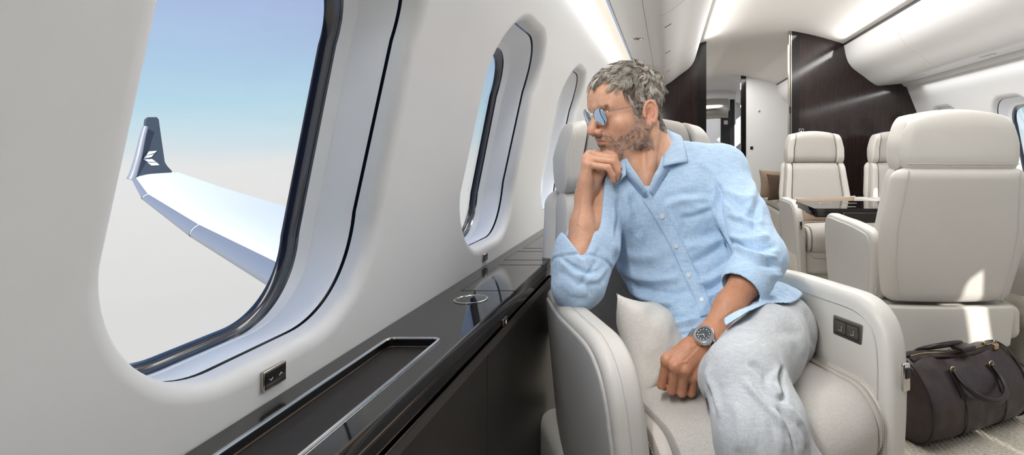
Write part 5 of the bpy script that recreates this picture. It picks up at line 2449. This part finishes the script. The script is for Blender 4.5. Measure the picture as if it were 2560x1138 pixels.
m.build('bezel_insert', 'bezel_insert', wt, True, sharp=40)
m = MB()
m.loft([disc(.0143, .0086), disc(.0001, .0086)], cap1=True)
dial = m.build('dial', 'watch_dial', wt, True)
for k in range(12):
    x = k * PI / 6
    m = MB()
    c = W3(.0112 * math.cos(x), .0112 * math.sin(x), .0089)
    if k % 3 == 0:
        e = W3(.0125 * math.cos(x), .0125 * math.sin(x), .0089)
        m.tube([W3(.0098 * math.cos(x), .0098 * math.sin(x), .0089), e], .0008, 6)
    else:
        m.loft([c + .0011 * (math.cos(y) * wu + math.sin(y) * wa) for y in ()] or [np.array([c + r * (math.cos(y) * wu + math.sin(y) * wa) + wn * h for y in np.linspace(0, 2 * PI, 10, endpoint=False)]) for r, h in ((.0011, 0), (.0010, .0004), (.0001, .0004))], cap1=True)
    m.build('hour_marker', 'screen_white', dial, True)
for (x, l, r) in ((2.4, .0075, .0007), (.7, .0110, .0005)):
    m = MB()
    m.tube([W3(0, 0, .0093), W3(l * math.cos(x), l * math.sin(x), .0093)], [r, r * .6], 6)
    m.build('watch_hand', 'screen_white', dial, True)
m = MB()
m.tube([W3(-.0195, 0, .002), W3(-.0235, 0, .002)], .0030, 12)
m.build('crown', 'steel', wt, True)
# bracelet links round the wrist: follow the skin
Nl = 26
links = []
for k in range(Nl):
    x = 2 * PI * k / Nl
    dirv = wn * math.cos(x) + wu * math.sin(x)
    loc, nrm, _, _ = bb.ray_cast(Vector(ctr + dirv * .08), Vector(-dirv))
    links.append((np.array(loc) if loc is not None else ctr + dirv * .03) + dirv * .0022)
# the case lies across the arm, so the bracelet leaves it at the arm's two sides
for k in range(Nl):
    if k in (0, 1, Nl - 1, 2, Nl - 2):
        continue
    p0, p1 = links[k - 1], links[k]
    dv = (p1 - p0)
    ln = np.linalg.norm(dv)
    dv = dv / (ln + 1e-9)
    x = 2 * PI * (k - .5) / Nl
    out_ = wn * math.cos(x) + wu * math.sin(x)
    out_ = out_ - dv * (out_ @ dv)
    out_ /= np.linalg.norm(out_) + 1e-9
    m = MB()
    for (b0, b1) in ((-.0098, -.0054), (-.0050, .0050), (.0054, .0098)):
        v, f = rbox_mesh((ln * .94, b1 - b0, .0026), .0008, (1, 1, 1), 2)
        c = (p0 + p1) / 2
        v = c + v[:, :1] * dv + (v[:, 1:2] + (b0 + b1) / 2) * wa + v[:, 2:] * out_
        m.add(v, f)
    m.build('bracelet_link', 'steel', wt, True)

# ================================================================== pillows
def pillow(name, label, w, h, t, mt, corners, group=None, puff=.6, seed=1, piping=None, n=26, wr=.004):
    """corners: four world points (bl, br, tr, tl); soft cushion with pinched corners"""
    bl, br_, tr, tl = (np.asarray(c, float) for c in corners)
    ctr = (bl + br_ + tr + tl) / 4
    nn = np.cross(br_ - bl, tl - bl)
    nn /= np.linalg.norm(nn)
    root = thing(name, label, 'cushion', tuple(ctr), group=group)
    vs = []
    for s in (1, -1):
        for i in range(n + 1):
            for j in range(n + 1):
                u, v = i / n, j / n
                e = (max(0, 1 - abs(2 * u - 1)**2.6) * max(0, 1 - abs(2 * v - 1)**2.6))**puff
                # edges pull inwards between the corners
                uu = u + (.5 - u) * .10 * (1 - (2 * v - 1)**2) * abs(2 * u - 1)
                vv = v + (.5 - v) * .10 * (1 - (2 * u - 1)**2) * abs(2 * v - 1)
                p = bl * (1 - uu) * (1 - vv) + br_ * uu * (1 - vv) + tr * uu * vv + tl * (1 - uu) * vv
                vs.append(p + nn * s * t / 2 * e)
    vs = np.array(vs)
    k = (n + 1)**2
    wv = vnoise(vs * 28 + seed, seed) * wr + vnoise(vs * 60 + seed, seed + 1) * wr * .4
    ed = np.array([min(i, j, n - i, n - j) / n for i in range(n + 1) for j in range(n + 1)] * 2)
    sg = np.concatenate([np.ones(k), -np.ones(k)])
    vs = vs + nn * (wv * np.clip(ed * 6, 0, 1) * sg)[:, None]
    f = []
    for i in range(n):
        for j in range(n):
            a, b, c, d = i * (n + 1) + j, (i + 1) * (n + 1) + j, (i + 1) * (n + 1) + j + 1, i * (n + 1) + j + 1
            f.append((a, b, c, d))
            f.append((k + d, k + c, k + b, k + a))
    m = MB()
    m.add(vs, f)
    o = m.build('cover', mt, root, True)
    bmm = bmesh.new()
    bmm.from_mesh(o.data)
    bmesh.ops.remove_doubles(bmm, verts=bmm.verts, dist=.0004)
    bmm.to_mesh(o.data)
    bmm.free()
    if piping:
        rimi = [i * (n + 1) for i in range(n + 1)] + [n * (n + 1) + j for j in range(1, n + 1)] + [i * (n + 1) + n for i in range(n - 1, -1, -1)] + [j for j in range(n - 1, 0, -1)]
        m = MB()
        m.tube((vs[rimi] + vs[[k + i for i in rimi]]) / 2, .0035, 8, loop=True)
        m.build('piping', piping, root, True)
    return root


mat('pillow_white', (222, 217, 209), .85, spec=.15, var=((200, 200, 200), .06, 3), bump=('noise', (800, 800, 800), .0005), sheen=.2)
mat('taupe', (148, 128, 110), .8, spec=.15, var=((160, 160, 160), .12, 3), sheen=.2)
mat('corduroy', (120, 100, 86), .85, spec=.1, bump=('wave', (60, 60, 2), .006))
mat('piping_cream', (206, 196, 182), .6)
pillow('throw_pillow', 'off-white square pillow tucked between the man and the armrest', .4, .4, .13, 'pillow_white',
       [P(1598, 1010, 1.22), P(1730, 915, 1.40), P(1640, 752, 1.47), P(1541, 733, 1.275)], seed=4, puff=.65, wr=.006)
ox, oy = fa.location.x, fa.location.y
pillow('lumbar_pillow', 'taupe rectangular pillow with cream piping on the far armchair', .4, .2, .11, 'taupe',
       [(ox - .215, oy - .085, .530), (ox + .225, oy - .09, .530), (ox + .215, oy + .03, .710), (ox - .235, oy + .03, .695)], seed=9, piping='piping_cream')

# ================================================================== folding table in front of the far armchair
tb = thing('side_table', 'dark glossy folding table in front of the far armchair', 'table', (1.5, 3.45, .65))
TZ = .700
m = MB()
lo_t = rounded_poly([(.845, 3.20), (2.14, 3.20), (2.14, 3.66), (.845, 3.66)], .012, 6)
m.loft([[(x, y, TZ - .026) for x, y in lo_t], [(x, y, TZ - .008) for x, y in lo_t], [(x + (.002 if x < 1.3 else -.002), y, TZ - .006) for x, y in lo_t]], cap0=True, cap1=True)
m.build('lower_leaf', 'lacquer_black', tb, True, sharp=30)
up_t = rounded_poly([(.835, 3.19), (1.42, 3.19), (1.42, 3.67), (.835, 3.67)], .012, 6)
m = MB()
m.loft([[(x, y, TZ - .004) for x, y in up_t], [(x, y, TZ + .014) for x, y in up_t], [(x * .998 + .0022, y * .999 + .003, TZ + .016) for x, y in up_t]], cap0=True, cap1=True)
m.build('upper_leaf', 'lacquer', tb, True, sharp=30)
m = MB()
m.rbox((1.50, 3.20, TZ - .035), (1.02, .045, .062), .012, (4, 1, 1), 4)
m.build('front_apron', 'veneer_edge', tb, True)
m = MB()
m.rbox((1.05, 3.43, TZ - .038), (.36, .24, .022), .006, (1, 1, 1), 3)
m.build('slide_rail', 'black_plastic', tb, True)
m = MB()
m.rbox((2.02, 3.43, .335), (.22, .20, .67), .02, (1, 1, 1), 3)
m.build('pedestal', 'seat_plastic', tb, True)
for (x, y) in ((.99, 3.52), (1.14, 3.52), (1.06, 3.30), (1.22, 3.30)):
    m = MB()
    m.rbox((x, y, TZ + .0165), (.085, .030, .003), .0012, (1, 1, 1), 2)
    h = m.build('hinge', 'chrome', tb, True)
    for dx in (-.025, 0, .025):
        m = MB()
        m.tube([(x + dx, y, TZ + .0175), (x + dx, y, TZ + .0188)], .004, 10)
        m.build('screw', 'nickel', h, True)

# ================================================================== divan beyond the doorway with two brown cushions
dv_ = thing('divan', 'cream divan beyond the doorway behind the far armchair', 'sofa', (1.7, 6.3, 0))
m = MB()
m.rbox((1.62, 6.35, .21), (.98, 1.6, .42), .04, (2, 4, 1), 4)
m.build('seat_base', 'leather', dv_, True)
m = MB()
m.rbox((1.62, 6.35, .465), (.96, 1.56, .09), .035, (3, 4, 1), 4)
m.build('seat_cushion', 'seat_fabric', dv_, True)
m = MB()
m.rbox((1.60, 5.52, .36), (1.0, .11, .66), .035, (2, 1, 2), 4)
m.build('end_panel', 'leather_grey', dv_, True)
m = MB()
m.rbox((2.06, 6.35, .70), (.14, 1.56, .42), .05, (1, 4, 2), 4)
m.build('backrest', 'leather', dv_, True)
pillow('sofa_cushion', 'brown corduroy cushion in front of the pair on the divan', .4, .4, .13, 'corduroy',
       [(1.05, 5.92, .515), (1.40, 5.80, .515), (1.40, 5.90, .80), (1.06, 6.02, .79)], seed=14, group='brown cushions on the divan')
pillow('sofa_cushion', 'plain brown cushion leaning behind the corduroy one on the divan', .4, .4, .13, 'taupe',
       [(1.01, 6.20, .515), (1.38, 6.12, .515), (1.38, 6.22, .83), (1.02, 6.30, .83)], seed=15, group='brown cushions on the divan')

# ================================================================== travel bag on the carpet
mat('bag_leather', (46, 36, 36), .36, spec=.45, var=((30, 30, 30), .25, 4), bump=('voronoi', (190, 190, 190), .0004))
mat('bag_trim', (34, 27, 27), .34, spec=.45)
mat('brass', (188, 168, 128), .25, metal=1.0)
BX, BY, BRZ = 1.092, 2.155, math.radians(25)
bag = thing('travel_bag', 'dark brown leather duffel bag with two handles on the carpet', 'bag', (BX, BY, 0), BRZ)
BL, BWd, BH = .53, .29, .288


def bag_sec(x, k=56, grow_=0.0):
    """cross-section of the bag at x along its length"""
    e = abs(x) / (BL / 2)
    hgt = BH * (1 - .07 * e**3) - .020 * math.sin(x * 9 + 1.0)
    wid = BWd * (1 - .10 * e**4)
    pts = []
    for a in np.linspace(0, 2 * PI, k, endpoint=False):
        ca, sa = math.cos(a), math.sin(a)
        ex = 2.9 if sa < 0 else 2.15
        r = (abs(ca)**ex + abs(sa)**ex)**(-1 / ex)
        y = r * ca * (wid / 2 + grow_)
        z = r * sa
        if z >= 0:
            zz = BH * .40 + z * (hgt - BH * .40 + grow_)
            y *= 1 - .28 * (z**1.5)
        else:
            zz = BH * .40 + z * (BH * .40 - .004 + grow_)
        pts.append((x, y, max(zz, .003 - grow_)))
    return np.array(pts)


m = MB()
xs_ = np.concatenate([[-BL / 2 + .001], np.linspace(-BL / 2 + .006, BL / 2 - .006, 44), [BL / 2 - .001]])
rings = []
for x in xs_:
    r = bag_sec(x)
    if abs(x) > BL / 2 - .003:
        c = r.mean(0)
        r = c + (r - c) * .975
    rings.append(r)
c0, c1 = rings[0].mean(0), rings[-1].mean(0)
endl = [c0 + (rings[0] - c0) * t - np.array((.012 * (1 - t * t), 0, 0)) for t in (.05, .4, .7, .9)]
endr = [c1 + (rings[-1] - c1) * t + np.array((.012 * (1 - t * t), 0, 0)) for t in (.9, .7, .4, .05)]
m.loft(endl + rings + endr, cap0=True, cap1=True)
v = np.concatenate(m.v)
nz_ = vnoise(v * 11, 51) * .009 + vnoise(v * 26, 52) * .004
top_w = np.clip((v[:, 2] - .02) / .06, 0, 1)
v[:, 1] += np.sign(v[:, 1]) * nz_ * top_w
v[:, 2] += nz_ * .6 * np.clip((v[:, 2] - .2) / .08, 0, 1)
m.v = [v]
m.build('bag_body', 'bag_leather', bag)
# piping along both end panels
for s in (-1, 1):
    m = MB()
    m.tube(bag_sec(s * (BL / 2 - .006), 64, .0015), .0042, 8, loop=True)
    m.build('piping', 'bag_trim', bag)
# vertical seams and straps over the sides
for x in (-.105, .105):
    r = bag_sec(x, 64, .0010)
    keep = r[(r[:, 2] < BH * .80)]
    m = MB()
    for sgn in (-1, 1):
        q = keep[np.sign(keep[:, 1]) == sgn]
        q = q[np.argsort(q[:, 2])]
        m.tube(q + np.array((.0, sgn * .002, 0)), .0022, 6)
    m.build('side_seam', 'bag_trim', bag)
# zip along the crown between two leather flaps


def crown(x, y=0.0, h=.004):
    r = bag_sec(x, 160)
    r = r[r[:, 2] > BH * .45]
    i = np.argmin(np.abs(r[:, 1] - y))
    return np.array((x, y, r[i, 2] + h))


m = MB()
m.tube([crown(x, -.012, .004) for x in np.linspace(-.235, .225, 30)], .0042, 8)
m.build('zip_teeth', 'brass', bag)
for y in (-.026, .002):
    m = MB()
    rr = []
    for x in np.linspace(-.245, .235, 30):
        a, b = crown(x, y - .010, .003), crown(x, y + .010, .003)
        rr.append([a, a + np.array((0, 0, .004)), b + np.array((0, 0, .004)), b])
    m.loft(rr, cap0=True, cap1=True)
    m.build('zip_tape', 'bag_trim', bag)
m = MB()
m.rbox(crown(.17, -.012, .012), (.012, .016, .014), .003, (1, 1, 1), 2)
m.build('zip_slider', 'brass', bag)
# handles with their leather tabs and rings
for s, lean, hh in ((-1, .62, .150), (1, .15, .10)):
    yb = s * .083
    a0, a1 = crown(-.105, yb, .006), crown(.105, yb, .006)
    pts = []
    for t in np.linspace(0, PI, 26):
        x = -.105 * math.cos(t)
        up_ = math.sin(t)**.75 * hh
        base = a0 * (1 - t / PI) + a1 * t / PI
        if s < 0:      # the near handle has flopped over the side
            pts.append((x, base[1] - .010 - up_ * .55 - .012 * math.sin(t), base[2] - up_ * .62 + .012 * math.sin(t)))
        else:          # the far one leans over the crown
            pts.append((x, base[1] - up_ * .85, base[2] + .050 * math.sin(t)**.6 + .012))
    m = MB()
    m.tube(pts, [.0075 + .0035 * math.sin(t) for t in np.linspace(0, PI, 26)], 12)
    h_ = m.build('handle', 'bag_trim', bag)
    for p in (a0, a1):
        m = MB()
        ring = [p + np.array((.012 * math.cos(t), s * .004, .010 * math.sin(t) + .004)) for t in np.linspace(0, 2 * PI, 20, endpoint=False)]
        m.tube(ring, .0022, 8, loop=True)
        m.build('handle_ring', 'brass', h_)
        r = bag_sec(p[0], 200, .002)
        r = r[(np.sign(r[:, 1]) == s) & (r[:, 2] > p[2] - .085) & (r[:, 2] < p[2] + .002)]
        r = r[np.argsort(r[:, 2])]
        m = MB()
        m.loft([[q + np.array((-.016, 0, 0)), q + np.array((-.016, s * .004, .001)), q + np.array((.016, s * .004, .001)), q + np.array((.016, 0, 0))] for q in r], cap0=True, cap1=True)
        m.build('handle_tab', 'bag_trim', h_)
# strap joining the handles, end tab and D-ring, padlock
m = MB()
m.rbox(crown(.03, -.03, .030), (.075, .05, .018), .006, (1, 1, 1), 3)
m.build('handle_wrap', 'bag_trim', bag)
m = MB()
ex_ = -BL / 2 - .008
m.tube([(ex_ - .006, .028 * math.cos(t), BH * .72 + .022 * math.sin(t)) for t in np.linspace(PI, 2 * PI, 16)] , .003, 8)
m.build('end_ring', 'nickel', bag)
m = MB()
m.rbox((ex_ + .004, 0, BH * .78), (.012, .06, .045), .004, (1, 1, 1), 2)
m.build('end_tab', 'bag_trim', bag)
m = MB()
m.rbox((BL / 2 + .004, -.06, .035), (.022, .03, .02), .005, (1, 1, 1), 2)
m.build('base_stud', 'nickel', bag)
pl = MB()
pc = crown(.19, -.045, .006) + np.array((0, 0, .014))
pl.rbox(pc, (.026, .014, .024), .004, (1, 1, 1), 3)
plo = pl.build('padlock', 'brass', bag)
m = MB()
m.tube([pc + np.array((.008 * math.cos(t), .002, .012 + .012 * math.sin(t))) for t in np.linspace(0, PI, 14)], .0022, 8)
m.build('shackle', 'nickel', plo)

# quilted stitching lines pressed into the sunlit top end of the bag
for i, y in enumerate((.04, .065, .09)):
    m = MB()
    m.tube([crown(x, y, .0006) for x in np.linspace(.09, .235, 14)], .0012, 6)
    m.build('quilt_seam', 'bag_trim', bag)
for x in (.12, .155, .19, .225):
    m = MB()
    m.tube([crown(x, y, .0006) for y in np.linspace(.03, .095, 12)], .0012, 6)
    m.build('quilt_seam', 'bag_trim', bag)

# ================================================================== small fittings on the far bulkhead
sw = thing('attendant_switch', 'small square silver-framed switch on the dark bulkhead above the far armchair', 'switch', (1.165, Y1 - .001, 1.212))
m = MB()
fo = rounded_poly([(-.022, -.024), (.022, -.024), (.022, .024), (-.022, .024)], .002, 3)
fi = rounded_poly([(-.015, -.017), (.015, -.017), (.015, .017), (-.015, .017)], .002, 3)
m.loft([[(x, 0, z) for x, z in fo], [(x, -.005, z) for x, z in fo], [(x, -.005, z) for x, z in fi], [(x, -.001, z) for x, z in fi]])
m.build('frame', 'chrome', sw, sharp=40)
m = MB()
a = np.linspace(0, 2 * PI, 18, endpoint=False)
m.loft([np.stack([.008 * r * np.cos(a), np.full(18, -h), .006 * r * np.sin(a)], 1) for r, h in ((1, .0015), (1, .003), (.02, .0032))], cap1=True)
m.build('key', 'screen_white', sw)
